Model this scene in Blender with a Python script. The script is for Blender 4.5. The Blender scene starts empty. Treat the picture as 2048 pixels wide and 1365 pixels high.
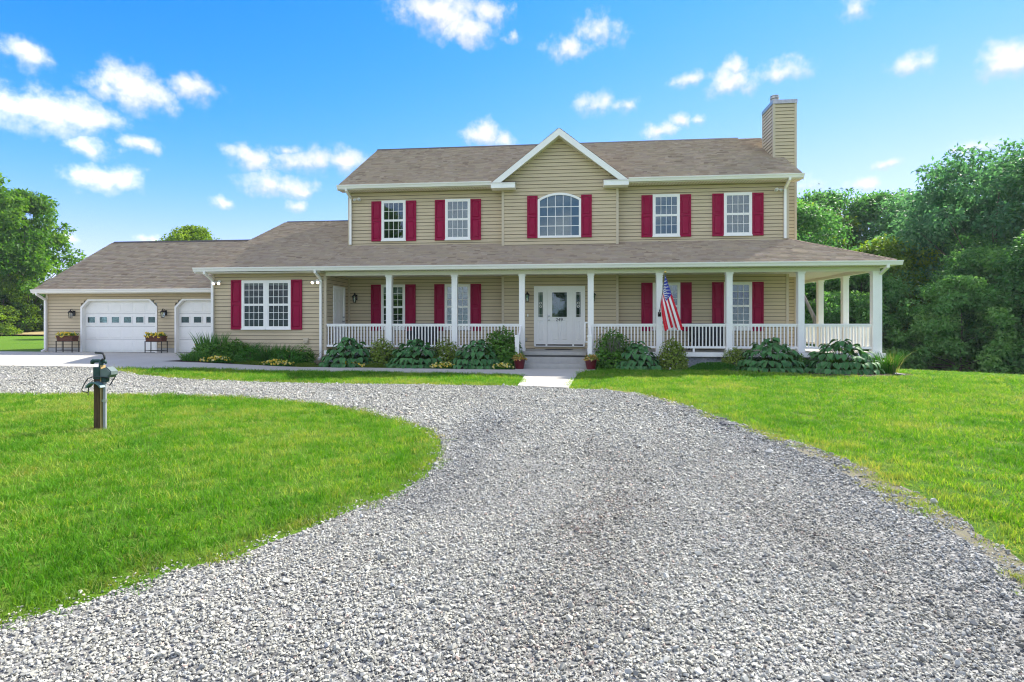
import bpy, bmesh, math, random
import numpy as np
from mathutils import Vector, Matrix, Euler
from mathutils.geometry import delaunay_2d_cdt

C = bpy.context.scene
COL = C.collection
RNG = np.random.default_rng(7)
random.seed(7)
PI = math.pi

# ------------------------------------------------------------------ camera
YAW = math.atan(116 / 1130.0)
CAM_H = 1.385
cam_d = bpy.data.cameras.new('camera')
cam_d.sensor_width = 36.0
cam_d.lens = 36.0 * 1130.0 / 2048.0
cam_d.shift_y = -34.5 / 2048.0
cam_d.clip_start = 0.05
cam_d.clip_end = 3000
cam = bpy.data.objects.new('camera', cam_d)
cam.location = (0, 0, CAM_H)
cam.rotation_euler = (PI / 2, 0, YAW)
COL.objects.link(cam)
C.camera = cam

# ------------------------------------------------------------------ render look
C.view_settings.view_transform = 'Standard'
C.view_settings.look = 'None'
C.view_settings.gamma = 1.0
C.view_settings.use_curve_mapping = False
C.view_settings.exposure = 1.8
C.render.engine = 'CYCLES'
C.cycles.use_denoising = True
C.cycles.caustics_reflective = False
C.cycles.caustics_refractive = False
C.cycles.max_bounces = 8
C.cycles.diffuse_bounces = 4
C.cycles.glossy_bounces = 3
C.cycles.transmission_bounces = 4
C.cycles.transparent_max_bounces = 12
C.cycles.pixel_filter_type = 'BLACKMAN_HARRIS'
C.cycles.filter_width = 1.15
C.cycles.sample_clamp_indirect = 6.0

SUN_EL = math.radians(41.8)
SUN_AZ = math.radians(45.0)          # from +Y (behind the house) towards +X
sun_d = bpy.data.lights.new('sun', 'SUN')
sun_d.energy = 3.2
sun_d.angle = math.radians(0.9)
sun_d.color = (1.0, 0.95, 0.86)
sun = bpy.data.objects.new('sun', sun_d)
sdir = Vector((math.sin(SUN_AZ) * math.cos(SUN_EL), math.cos(SUN_AZ) * math.cos(SUN_EL), math.sin(SUN_EL)))
sun.rotation_euler = sdir.to_track_quat('Z', 'Y').to_euler()
sun.location = sdir * 60
COL.objects.link(sun)


# ------------------------------------------------------------------ sky
def pix_dir(u, v):
    a = (u - 1024) / 1130.0
    b = (648 - v) / 1130.0
    c, s = math.cos(YAW), math.sin(YAW)
    d = Vector((-s + a * c, c + a * s, b))
    return d.normalized()


def azel(u, v):
    d = pix_dir(u, v)
    return math.atan2(d.x, d.y), math.asin(d.z)


def build_world():
    w = bpy.data.worlds.new('World')
    C.world = w
    w.use_nodes = True
    nt = w.node_tree
    N, L = nt.nodes, nt.links
    N.clear()

    def n(t, **k):
        o = N.new(t)
        for a, b in k.items():
            setattr(o, a, b)
        return o

    def math_n(op, a, b=None, c=None, clamp=False):
        m = n('ShaderNodeMath', operation=op)
        m.use_clamp = clamp
        for i, x in enumerate((a, b, c)):
            if x is None:
                continue
            if isinstance(x, (int, float)):
                m.inputs[i].default_value = x
            else:
                L.new(x, m.inputs[i])
        return m.outputs[0]
    sky = n('ShaderNodeTexSky', sky_type='NISHITA')
    sky.sun_disc = False
    sky.sun_elevation = SUN_EL
    sky.sun_rotation = SUN_AZ
    sky.air_density = 0.7
    sky.dust_density = 0.0
    sky.ozone_density = 3.0
    hs = n('ShaderNodeHueSaturation')
    hs.inputs['Hue'].default_value = 0.5
    hs.inputs['Saturation'].default_value = 1.0
    hs.inputs['Value'].default_value = 1.0
    # deeper blue where the sky is dark, soft limit near the sun: one tone curve for the whole sky
    sp = n('ShaderNodeSeparateColor')
    L.new(sky.outputs[0], sp.inputs[0])
    cb = n('ShaderNodeCombineColor')
    for i, (x0, p, k) in enumerate(((2.15, 3.6, 2.6), (4.2, 1.45, 4.5), (3.4, 1.0, 5.8))):
        q = math_n('POWER', math_n('DIVIDE', sp.outputs[i], x0), p)
        L.new(math_n('MULTIPLY', math_n('DIVIDE', q, math_n('ADD', q, 1.0)), k), cb.inputs[i])
    L.new(cb.outputs[0], hs.inputs['Color'])
    tc = n('ShaderNodeTexCoord')
    sep = n('ShaderNodeSeparateXYZ')
    L.new(tc.outputs['Generated'], sep.inputs[0])
    az = math_n('ARCTAN2', sep.outputs[0], sep.outputs[1])
    el = math_n('ARCSINE', sep.outputs[2])
    comb = n('ShaderNodeCombineXYZ')
    L.new(az, comb.inputs[0])
    L.new(el, comb.inputs[1])
    # ragged edges: warp the lookup with a noise field that lives on the sky sphere
    wn = n('ShaderNodeTexNoise')
    wn.inputs['Scale'].default_value = 17.0
    wn.inputs['Detail'].default_value = 4.0
    wn.inputs['Roughness'].default_value = 0.55
    L.new(comb.outputs[0], wn.inputs['Vector'])
    sub = n('ShaderNodeVectorMath', operation='SUBTRACT')
    sub.inputs[1].default_value = (0.5, 0.5, 0.5)
    L.new(wn.outputs['Color'], sub.inputs[0])
    wsc = n('ShaderNodeVectorMath', operation='MULTIPLY_ADD')
    wsc.inputs[1].default_value = (0.06, 0.035, 0.0)
    L.new(sub.outputs[0], wsc.inputs[0])
    L.new(comb.outputs[0], wsc.inputs[2])
    P = wsc.outputs[0]
    # (u, v, half width, half height, weight) of the cloud puffs, read as azimuth / elevation
    puffs = [
        (50, 112, 62, 26, .85), (270, 180, 85, 44, 1.0), (205, 178, 40, 26, .8), (380, 180, 52, 26, .9), (100, 228, 135, 44, 1.0),
        (20, 215, 60, 44, 1.0), (200, 240, 60, 28, .8), (185, 297, 48, 20, .85), (285, 289, 32, 18, .85), (205, 356, 72, 27, .95), (165, 350, 30, 20, .8),
        (500, 318, 58, 27, .9), (620, 320, 70, 26, .8), (690, 325, 50, 26, .8), (580, 300, 26, 14, .7), (552, 372, 72, 25, .95), (600, 380, 30, 12, .7), (447, 405, 22, 13, .8),
        (590, 409, 22, 12, .55), (880, 22, 95, 44, .95), (930, 55, 56, 38, .95), (975, 30, 40, 30, .75), (968, 272, 40, 28, .95), (1000, 285, 30, 18, .7),
        (1140, 95, 52, 26, .78), (1195, 62, 46, 30, .62), (1375, 163, 34, 18, .85), (1460, 168, 52, 28, 1.0), (1467, 142, 26, 26, .9), (1570, 142, 62, 20, .68),
        (1188, 212, 34, 24, .72), (1245, 212, 32, 16, .62), (1318, 262, 32, 18, .7), (1356, 240, 20, 15, .75), (1405, 239, 16, 10, .6), (1820, 130, 48, 26, .82),
        (2020, 118, 62, 38, .92), (1715, 10, 30, 28, .66), (1775, 332, 34, 12, .75), (1728, 373, 44, 16, .85), (1950, 292, 46, 18, .6), (140, 480, 24, 14, .7),
        (1030, 75, 16, 10, .45), (300, 478, 30, 8, .5), (1610, 375, 30, 12, .4),
    ]
    acc = None
    for (u, v, hw, hh, wt) in puffs:
        a0, e0 = azel(u, v)
        a1, _ = azel(u + hw, v)
        _, e1 = azel(u, v - hh)
        sx = 1.0 / max(1e-3, abs(a1 - a0) * 1.18)
        sy = 1.0 / max(1e-3, abs(e1 - e0) * 1.22)
        ma = n('ShaderNodeVectorMath', operation='MULTIPLY_ADD')
        ma.inputs[1].default_value = (sx, sy, 0)
        ma.inputs[2].default_value = (-a0 * sx, -e0 * sy, 0)
        L.new(P, ma.inputs[0])
        ln = n('ShaderNodeVectorMath', operation='LENGTH')
        L.new(ma.outputs[0], ln.inputs[0])
        val = math_n('MULTIPLY_ADD', ln.outputs['Value'], -wt, wt)
        sy_ = n('ShaderNodeSeparateXYZ')
        L.new(ma.outputs[0], sy_.inputs[0])
        if acc is None:
            acc, hgt = val, sy_.outputs[1]
        else:
            g_ = math_n('GREATER_THAN', val, acc)
            hm = n('ShaderNodeMix', data_type='FLOAT')
            L.new(g_, hm.inputs[0])
            L.new(hgt, hm.inputs[2])
            L.new(sy_.outputs[1], hm.inputs[3])
            hgt = hm.outputs[0]
            acc = math_n('MAXIMUM', acc, val)
    # the rest of the sky gets heavier cloud, raised to fill the shaded front
    gn = n('ShaderNodeTexNoise')
    gn.inputs['Scale'].default_value = 5.0
    gn.inputs['Detail'].default_value = 3.5
    mp = n('ShaderNodeVectorMath', operation='MULTIPLY')
    mp.inputs[1].default_value = (1.0, 2.0, 1.0)
    L.new(comb.outputs[0], mp.inputs[0])
    L.new(mp.outputs[0], gn.inputs['Vector'])
    gen = math_n('MULTIPLY_ADD', gn.outputs['Fac'], 5.0, -2.05)
    absaz = math_n('ABSOLUTE', math_n('ADD', az, 0.10))
    side = n('ShaderNodeMapRange')
    side.inputs['From Min'].default_value = 0.85
    side.inputs['From Max'].default_value = 1.35
    L.new(absaz, side.inputs['Value'])
    top = n('ShaderNodeMapRange')
    top.inputs['From Min'].default_value = 0.58
    top.inputs['From Max'].default_value = 0.75
    L.new(el, top.inputs['Value'])
    outm = math_n('MAXIMUM', side.outputs[0], top.outputs[0])
    gen2 = math_n('MULTIPLY', math_n('ADD', gen, 1.0), outm)
    fn = n('ShaderNodeTexNoise')
    fn.inputs['Scale'].default_value = 38.0
    fn.inputs['Detail'].default_value = 5.0
    fn.inputs['Roughness'].default_value = 0.6
    L.new(comb.outputs[0], fn.inputs['Vector'])
    dens = math_n('ADD', acc, math_n('MULTIPLY_ADD', fn.outputs['Fac'], 1.5, -0.72))
    soft = math_n('ADD', math_n('SUBTRACT', gen2, 1.0), math_n('MULTIPLY_ADD', fn.outputs['Fac'], 0.3, -0.15))
    dens = math_n('MAXIMUM', dens, soft)
    mr = n('ShaderNodeMapRange', interpolation_type='SMOOTHSTEP')
    mr.inputs['From Min'].default_value = -0.10
    mr.inputs['From Max'].default_value = 0.92
    mr.inputs['To Max'].default_value = 0.96
    L.new(dens, mr.inputs['Value'])
    above = n('ShaderNodeMapRange')
    above.inputs['From Min'].default_value = 0.0
    above.inputs['From Max'].default_value = 0.06
    L.new(el, above.inputs['Value'])
    alpha = math_n('MULTIPLY', mr.outputs[0], above.outputs[0])
    shade = n('ShaderNodeMapRange', interpolation_type='SMOOTHSTEP')
    shade.inputs['From Min'].default_value = -0.55
    shade.inputs['From Max'].default_value = 0.35
    L.new(math_n('ADD', math_n('ADD', hgt, math_n('MULTIPLY', dens, 0.35)), math_n('MULTIPLY_ADD', fn.outputs['Fac'], 1.2, -0.6)), shade.inputs['Value'])
    cc = n('ShaderNodeMix', data_type='RGBA')
    cc.inputs[6].default_value = (3.7, 4.0, 4.8, 1)
    cc.inputs[7].default_value = (5.4, 5.4, 5.4, 1)
    L.new(shade.outputs[0], cc.inputs[0])
    dt = n('ShaderNodeVectorMath', operation='DOT_PRODUCT')
    dt.inputs[1].default_value = tuple(sdir)
    L.new(tc.outputs['Generated'], dt.inputs[0])
    lit = n('ShaderNodeMapRange', interpolation_type='SMOOTHSTEP')
    lit.inputs['From Min'].default_value = -0.5
    lit.inputs['From Max'].default_value = 0.45
    lit.inputs['To Min'].default_value = 1.2  # unseen clouds away from the sun brightened, as fill for the house front
    lit.inputs['To Max'].default_value = 0.49
    L.new(dt.outputs['Value'], lit.inputs['Value'])
    lv = n('ShaderNodeVectorMath', operation='SCALE')
    L.new(cc.outputs[2], lv.inputs[0])
    L.new(lit.outputs[0], lv.inputs['Scale'])
    mix = n('ShaderNodeMix', data_type='RGBA')
    L.new(alpha, mix.inputs[0])
    L.new(hs.outputs[0], mix.inputs[6])
    L.new(lv.outputs[0], mix.inputs[7])
    bg = n('ShaderNodeBackground')
    bg.inputs['Strength'].default_value = 0.12
    L.new(mix.outputs[2], bg.inputs['Color'])
    out = n('ShaderNodeOutputWorld')
    L.new(bg.outputs[0], out.inputs[0])
    w.cycles.sampling_method = 'MANUAL'
    w.cycles.sample_map_resolution = 512


build_world()


# ------------------------------------------------------------------ small maths
def sstep(a, b, x):
    q = np.clip((np.asarray(x, float) - a) / (b - a), 0, 1)
    return q * q * (3 - 2 * q)


def ground_z(x, y):
    x = np.asarray(x, float)
    y = np.asarray(y, float)
    w = (x - 4) * .6 + (y - 14) * .8
    return .267 * sstep(-8, -14, x) * sstep(12.5, 17, y) - 1.2 * sstep(2, 10, x) * sstep(3, 26, w)


def gz(x, y):
    return float(ground_z(x, y))


def vnoise(x, y, s, seed=0):
    x = np.asarray(x, float) / s
    y = np.asarray(y, float) / s
    xi, yi = np.floor(x).astype(np.int64), np.floor(y).astype(np.int64)
    fx, fy = x - xi, y - yi
    fx = fx * fx * (3 - 2 * fx)
    fy = fy * fy * (3 - 2 * fy)

    def h(a, b):
        k = (a * 374761393 + b * 668265263 + seed * 974711) & 0xffffffff
        k = ((k ^ (k >> 13)) * 1274126177) & 0xffffffff
        return ((k ^ (k >> 16)) & 0xffff) / 65535.0
    return (h(xi, yi) * (1 - fx) + h(xi + 1, yi) * fx) * (1 - fy) + (h(xi, yi + 1) * (1 - fx) + h(xi + 1, yi + 1) * fx) * fy


def inside(poly, x, y):
    x = np.asarray(x, float)
    y = np.asarray(y, float)
    r = np.zeros(x.shape, bool)
    n = len(poly)
    for i in range(n):
        x0, y0 = poly[i]
        x1, y1 = poly[(i + 1) % n]
        if y0 == y1:
            continue
        c = ((y0 > y) != (y1 > y)) & (x < (x1 - x0) * (y - y0) / (y1 - y0) + x0)
        r ^= c
    return r


# ------------------------------------------------------------------ materials
MATS = {}


class NT:
    """tiny node helper"""

    def __init__(self, name):
        self.m = bpy.data.materials.new(name)
        self.m.use_nodes = True
        self.t = self.m.node_tree
        self.t.nodes.clear()
        self.out = self.n('ShaderNodeOutputMaterial')
        MATS[name] = self.m

    def n(self, t, **k):
        o = self.t.nodes.new(t)
        for a, b in k.items():
            setattr(o, a, b)
        return o

    def l(self, a, b):
        self.t.links.new(a, b)

    def noise(self, scale, detail=3, rough=.55, vec=None):
        o = self.n('ShaderNodeTexNoise')
        o.inputs['Scale'].default_value = scale
        o.inputs['Detail'].default_value = detail
        o.inputs['Roughness'].default_value = rough
        if vec is not None:
            self.l(vec, o.inputs['Vector'])
        return o.outputs['Fac']

    def coords(self, sc=(1, 1, 1), kind='Object'):
        tc = self.n('ShaderNodeTexCoord')
        mp = self.n('ShaderNodeMapping')
        mp.inputs['Scale'].default_value = sc
        self.l(tc.outputs[kind], mp.inputs[0])
        return mp.outputs[0]

    def ramp(self, fac, stops):
        r = self.n('ShaderNodeValToRGB')
        e = r.color_ramp.elements
        while len(e) < len(stops):
            e.new(0.5)
        for i, (p, c) in enumerate(stops):
            e[i].position = p
            e[i].color = (*c, 1)
        self.l(fac, r.inputs[0])
        return r.outputs[0]

    def mix(self, fac, a, b, mode='MIX'):
        o = self.n('ShaderNodeMix', data_type='RGBA', blend_type=mode)
        for i, x in ((0, fac), (6, a), (7, b)):
            if isinstance(x, (int, float)):
                o.inputs[i].default_value = x
            elif isinstance(x, tuple):
                o.inputs[i].default_value = (*x, 1)
            else:
                self.l(x, o.inputs[i])
        return o.outputs[2]

    def bump(self, h, strength=.3, dist=.01):
        b = self.n('ShaderNodeBump')
        b.inputs['Strength'].default_value = strength
        b.inputs['Distance'].default_value = dist
        self.l(h, b.inputs['Height'])
        return b.outputs[0]

    def bsdf(self, col, rough=.6, metal=0, spec=.5, normal=None):
        p = self.n('ShaderNodeBsdfPrincipled')
        if isinstance(col, tuple):
            p.inputs['Base Color'].default_value = (*col, 1)
        else:
            self.l(col, p.inputs['Base Color'])
        p.inputs['Roughness'].default_value = rough
        p.inputs['Metallic'].default_value = metal
        p.inputs['Specular IOR Level'].default_value = spec
        if normal is not None:
            self.l(normal, p.inputs['Normal'])
        return p.outputs[0]

    def done(self, sh):
        self.l(sh, self.out.inputs[0])
        return self.m


def simple(name, col, rough=.55, metal=0, var=.12, nscale=6, bump=0, bscale=40, spec=.4, stretch=(1, 1, 1)):
    t = NT(name)
    v = t.coords(stretch)
    f = t.noise(nscale, 4, .6, v)
    lo = tuple(max(0, c * (1 - var)) for c in col)
    hi = tuple(c * (1 + var) for c in col)
    c = t.ramp(f, [(.3, lo), (.7, hi)])
    nm = t.bump(t.noise(bscale, 3, .6, v), bump, .004) if bump else None
    return t.done(t.bsdf(c, rough, metal, spec, nm))


def leafmat(name, dark, mid, light, trans=.35, rough=.5, tcol=None):
    t = NT(name)
    at = t.n('ShaderNodeAttribute', attribute_name='tone')
    c = t.ramp(at.outputs['Fac'], [(0, dark), (.5, mid), (1, light)])
    p = t.bsdf(c, rough, 0, .18)
    tr = t.n('ShaderNodeBsdfTranslucent')
    k = t.mix(1.0, c, tcol or (1.5, 1.45, .5), 'MULTIPLY')
    t.l(k, tr.inputs[0])
    ms = t.n('ShaderNodeMixShader')
    ms.inputs[0].default_value = trans
    t.l(p, ms.inputs[1])
    t.l(tr.outputs[0], ms.inputs[2])
    return t.done(ms.outputs[0])


simple('siding', (.56, .452, .290), .5, 0, .09, 1.1, .05, 90, .25, (.6, 3, 1.2))
simple('groove_shade', (.075, .066, .048), .9, 0, .1, 3)  # dark tone that paints in the shadow line under each siding course
simple('corner_trim', (.55, .46, .325), .5, 0, .04, 2)
simple('white_trim', (.88, .855, .80), .4, 0, .03, 3)
simple('gutter_white', (.83, .80, .73), .35, 0, .05, 2.2, stretch=(.4, 2, 4))
simple('soffit', (.74, .70, .58), .5, 0, .03, 3)
simple('burgundy', (.29, .006, .045), .6, 0, .08, 4, .03, 60, .15)
simple('door_paint', (.87, .845, .79), .35, 0, .02, 3)
simple('dark_metal', (.018, .016, .015), .45, .3, .2, 20)
simple('steel', (.45, .46, .46), .35, .9, .1, 15)
simple('brass', (.75, .55, .16), .3, .9, .1, 15)
simple('rust_metal', (.13, .05, .03), .75, .2, .35, 12, .2, 60)
simple('pot_red', (.13, .012, .018), .35, 0, .15, 8)
simple('wicker', (.016, .016, .018), .6, 0, .4, 60, .4, 120)
simple('cushion', (.035, .04, .05), .9, 0, .1, 30)
simple('mat_rubber', (.05, .042, .035), .95, 0, .3, 60, .4, 200)
simple('wood_post', (.085, .052, .028), .85, 0, .4, 5, .4, 40, .2, (6, 6, 1))
simple('wood_pale', (.42, .30, .13), .85, 0, .2, 5, .2, 40, .2, (6, 6, 1))
simple('hydrant_green', (.012, .050, .042), .5, 0, .35, 18, .1)
simple('grey_plastic', (.12, .155, .15), .45, 0, .12, 8)
simple('teal_plastic', (.11, .19, .20), .45, 0, .12, 8)
simple('pvc_grey', (.30, .31, .33), .45, 0, .1, 8)
simple('black_wire', (.012, .02, .024), .5, 0, .2, 8)
simple('flue_metal', (.40, .39, .37), .4, .8, .2, 12)
simple('shade_cloth', (.11, .14, .15), .8, 0, .15, 3, stretch=(1, 1, .5))
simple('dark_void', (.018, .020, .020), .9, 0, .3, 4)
simple('valance', (.30, .31, .26), .9, 0, .12, 9, stretch=(9, 9, .6))
simple('blind', (.16, .19, .19), .8, 0, .06, 9)
simple('bark', (.11, .088, .065), .95, 0, .35, 3, .8, 22, .2, (3, 3, .5))
simple('pale_bark', (.20, .175, .15), .95, 0, .3, 3, .6, 22, .2, (3, 3, .5))
simple('flag_red', (.60, .006, .026), .8, 0, .05, 20)
simple('flag_white', (.80, .80, .80), .8, 0, .03, 20)
simple('flag_blue', (.014, .028, .33), .8, 0, .08, 20)
simple('concrete_step', (.40, .385, .345), .85, 0, .10, 5, .25, 60)
simple('black_plastic', (.02, .021, .022), .5, 0, .2, 10)
simple('mulch', (.055, .036, .024), .98, 0, .5, 26, .9, 60)
simple('dark_stone', (.06, .065, .075), .8, 0, .3, 14, .5, 30)
leafmat('leaf_tree', (.040, .120, .014), (.092, .205, .022), (.165, .285, .034), .50, .5, (1.25, 1.4, .5))
leafmat('leaf_wood', (.055, .150, .040), (.098, .240, .075), (.16, .31, .09), .55, .5, (1.15, 1.35, .7))
leafmat('leaf_bluish', (.058, .155, .070), (.095, .230, .108), (.15, .30, .13), .55, .5, (1.1, 1.3, .8))
leafmat('leaf_thicket', (.065, .18, .060), (.125, .285, .090), (.20, .37, .11), .55, .5, (1.35, 1.45, .6))
leafmat('leaf_edge_shrub', (.10, .24, .075), (.18, .36, .11), (.27, .45, .14), .5, .5, (1.2, 1.35, .6))
leafmat('leaf_lime', (.075, .150, .018), (.145, .245, .026), (.22, .32, .038), .52)
leafmat('leaf_shrub', (.050, .145, .022), (.105, .245, .036), (.17, .32, .05), .32, .4)
leafmat('leaf_azalea', (.11, .18, .025), (.21, .30, .045), (.33, .40, .10), .3)
leafmat('leaf_ball', (.022, .095, .012), (.05, .18, .018), (.09, .26, .03), .28, .45)
leafmat('leaf_mat', (.060, .115, .014), (.13, .21, .024), (.18, .25, .035), .3)
leafmat('leaf_iris', (.038, .125, .026), (.080, .21, .042), (.14, .29, .06), .3, .4)
leafmat('leaf_pale', (.10, .14, .035), (.24, .26, .10), (.45, .42, .26), .35)
leafmat('petal_yellow', (.80, .54, .03), (.88, .70, .10), (.88, .82, .42), .3, .6, (1, 1, 1))
leafmat('petal_amber', (.30, .14, .03), (.60, .36, .06), (.75, .60, .25), .3, .6, (1, 1, 1))
leafmat('petal_white', (.55, .55, .45), (.70, .70, .62), (.80, .80, .75), .3, .6, (1, 1, 1))


def mk_hosta():
    t = NT('leaf_hosta')
    at = t.n('ShaderNodeAttribute', attribute_name='tone')
    oi = t.n('ShaderNodeObjectInfo')
    inner = t.ramp(oi.outputs['Random'], [(0, (.045, .165, .045)), (.5, (.072, .235, .066)), (1, (.115, .295, .09))])
    c = t.mix(at.outputs['Fac'], inner, (.16, .24, .12))
    nz = t.noise(30, 3, .6, t.coords())
    c = t.mix(t.ramp(nz, [(.35, (0, 0, 0)), (.75, (.35, .35, .35))]), c, (.01, .045, .022))
    p = t.bsdf(c, .6, 0, .14)
    tr = t.n('ShaderNodeBsdfTranslucent')
    t.l(t.mix(1.0, c, (1.3, 1.4, .6), 'MULTIPLY'), tr.inputs[0])
    ms = t.n('ShaderNodeMixShader')
    ms.inputs[0].default_value = .22
    t.l(p, ms.inputs[1])
    t.l(tr.outputs[0], ms.inputs[2])
    t.done(ms.outputs[0])


mk_hosta()


def mk_shingle():
    t = NT('shingle')
    at = t.n('ShaderNodeAttribute', attribute_name='tone')
    c = t.ramp(at.outputs['Fac'], [(0, (.20, .145, .10)), (.22, (.37, .275, .185)), (.38, (.38, .30, .23)), (.55, (.47, .365, .245)), (.7, (.41, .335, .225)), (.85, (.46, .37, .285)), (1, (.57, .46, .30))])
    big = t.noise(.55, 3, .6, t.coords())
    c = t.mix(.12, c, t.ramp(big, [(.3, (.37, .30, .24)), (.7, (.46, .37, .25))]))
    g = t.noise(160, 2, .7, t.coords())
    c = t.mix(t.ramp(g, [(.3, (0, 0, 0)), (.8, (.5, .5, .5))]), c, (.20, .16, .125))
    t.done(t.bsdf(c, .92, 0, .2, t.bump(g, .4, .003)))


mk_shingle()
simple('ridge_dark', (.035, .032, .034), .9, 0, .3, 20)


def mk_glass(name, tint, refl, rough=0.0):
    t = NT(name)
    tr = t.n('ShaderNodeBsdfTransparent')
    tr.inputs[0].default_value = (*tint, 1)
    gl = t.n('ShaderNodeBsdfGlossy')
    gl.inputs['Roughness'].default_value = rough
    gl.inputs[0].default_value = (.85, .92, .95, 1)
    fr = t.n('ShaderNodeFresnel')
    fr.inputs['IOR'].default_value = 1.5
    m = t.n('ShaderNodeMath', operation='MULTIPLY_ADD')
    m.inputs[1].default_value = .9
    m.inputs[2].default_value = refl
    t.l(fr.outputs[0], m.inputs[0])
    ms = t.n('ShaderNodeMixShader')
    t.l(m.outputs[0], ms.inputs[0])
    t.l(tr.outputs[0], ms.inputs[1])
    t.l(gl.outputs[0], ms.inputs[2])
    t.done(ms.outputs[0])


mk_glass('glass', (.80, .86, .84), .03)
mk_glass('glass_dim', (.75, .80, .78), -.02)
mk_glass('lamp_glass', (.85, .85, .82), .12, .1)


def mk_emit(name, col, s):
    t = NT(name)
    e = t.n('ShaderNodeEmission')
    e.inputs[0].default_value = (*col, 1)
    e.inputs[1].default_value = s
    t.done(e.outputs[0])


mk_emit('bulb_lit', (1.0, .86, .62), 1.6)


def mk_concrete():
    t = NT('concrete')
    v = t.coords()
    a = t.noise(.7, 5, .6, v)
    b = t.noise(38, 4, .7, v)
    c = t.ramp(a, [(.3, (.42, .395, .345)), (.7, (.50, .475, .415))])
    c = t.mix(t.ramp(b, [(.35, (0, 0, 0)), (.8, (.4, .4, .4))]), c, (.37, .355, .32))
    t.done(t.bsdf(c, .88, 0, .3, t.bump(b, .3, .003)))


mk_concrete()


def mk_soil(name, a, b, c, s=9):
    t = NT(name)
    v = t.coords()
    f = t.noise(s, 6, .7, v)
    f2 = t.noise(s * 9, 3, .7, v)
    col = t.ramp(f, [(.3, a), (.52, b), (.72, c)])
    col = t.mix(t.ramp(f2, [(.3, (0, 0, 0)), (.75, (.7, .7, .7))]), col, tuple(x * .5 for x in b))
    t.done(t.bsdf(col, .97, 0, .15, t.bump(f2, .8, .012)))


mk_soil('verge_soil', (.15, .14, .11), (.24, .22, .16), (.14, .17, .06), 14)
mk_soil('leaf_litter', (.16, .11, .06), (.24, .17, .10), (.10, .10, .04), 3)
mk_soil('dry_grass', (.34, .26, .12), (.42, .33, .16), (.25, .24, .09), 2)
mk_soil('bed_soil', (.045, .032, .022), (.075, .05, .034), (.03, .028, .018), 12)


def mk_lawn():
    t = NT('lawn_ground')
    v = t.coords()
    a = t.noise(.35, 5, .62, v)
    c = t.ramp(a, [(.30, (.080, .21, .012)), (.5, (.125, .26, .016)), (.72, (.18, .28, .028))])
    b = t.noise(14, 5, .75, v)
    c = t.mix(t.ramp(b, [(.30, (.75, .75, .75)), (.62, (0, 0, 0))]), c, (.022, .055, .008))
    d = t.noise(55, 3, .7, v)
    c = t.mix(t.ramp(d, [(.45, (0, 0, 0)), (.8, (.55, .55, .55))]), c, (.19, .23, .045))
    hb = t.noise(30, 4, .8, v)
    t.done(t.bsdf(c, .95, 0, .1, t.bump(hb, 1.0, .05)))


mk_lawn()


def mk_gravel():
    t = NT('gravel_ground')
    v = t.coords()
    vo = t.n('ShaderNodeTexVoronoi')
    vo.inputs['Scale'].default_value = 42
    t.l(v, vo.inputs['Vector'])
    c = t.ramp(vo.outputs['Color'], [(0, (.11, .11, .108)), (.4, (.22, .22, .212)), (.7, (.32, .318, .302)), (1, (.46, .46, .43))])
    c = t.mix(t.ramp(vo.outputs['Distance'], [(.35, (0, 0, 0)), (.75, (.85, .85, .85))]), c, (.07, .068, .065))
    big = t.noise(.8, 4, .6, v)
    c = t.mix(t.ramp(big, [(.45, (0, 0, 0)), (.75, (.35, .35, .35))]), c, (.15, .135, .115))
    t.done(t.bsdf(c, .9, 0, .2, t.bump(vo.outputs['Distance'], -.9, .02)))


mk_gravel()


def mk_stone():
    t = NT('gravel_stone')
    at = t.n('ShaderNodeAttribute', attribute_type='INSTANCER', attribute_name='tone')
    hu = t.n('ShaderNodeAttribute', attribute_type='INSTANCER', attribute_name='hue')
    c = t.ramp(at.outputs['Fac'], [(0, (.06, .06, .06)), (.35, (.18, .182, .18)), (.62, (.36, .362, .352)), (1, (.58, .58, .555))])
    c2 = t.mix(1.0, c, t.ramp(hu.outputs['Fac'], [(0, (.94, .97, .98)), (.45, (1.05, 1.03, .93)), (.9, (1.08, 1.03, .86)), (1, (1.22, .95, .80))]), 'MULTIPLY')
    nz = t.noise(60, 3, .6, t.coords())
    c2 = t.mix(t.ramp(nz, [(.4, (0, 0, 0)), (.8, (.3, .3, .3))]), c2, (.25, .25, .25))
    t.done(t.bsdf(c2, .85, 0, .25))


mk_stone()


def mk_blade():
    t = NT('grass_blade')
    at = t.n('ShaderNodeAttribute', attribute_type='INSTANCER', attribute_name='tone')
    dr = t.n('ShaderNodeAttribute', attribute_type='INSTANCER', attribute_name='dry')
    vb = t.n('ShaderNodeAttribute', attribute_name='blade')
    ad = t.n('ShaderNodeMath', operation='MULTIPLY_ADD')
    ad.inputs[1].default_value = .45
    t.l(vb.outputs['Fac'], ad.inputs[0])
    t.l(at.outputs['Fac'], ad.inputs[2])
    c = t.ramp(ad.outputs[0], [(.12, (.034, .125, .006)), (.45, (.072, .225, .013)), (.8, (.140, .310, .024)), (1, (.30, .37, .08))])
    c = t.mix(dr.outputs['Fac'], c, (.36, .31, .13))
    p = t.bsdf(c, .6, 0, .12)
    tr = t.n('ShaderNodeBsdfTranslucent')
    t.l(t.mix(1.0, c, (1.6, 1.55, .40), 'MULTIPLY'), tr.inputs[0])
    ms = t.n('ShaderNodeMixShader')
    ms.inputs[0].default_value = .4
    t.l(p, ms.inputs[1])
    t.l(tr.outputs[0], ms.inputs[2])
    t.done(ms.outputs[0])


mk_blade()


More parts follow.
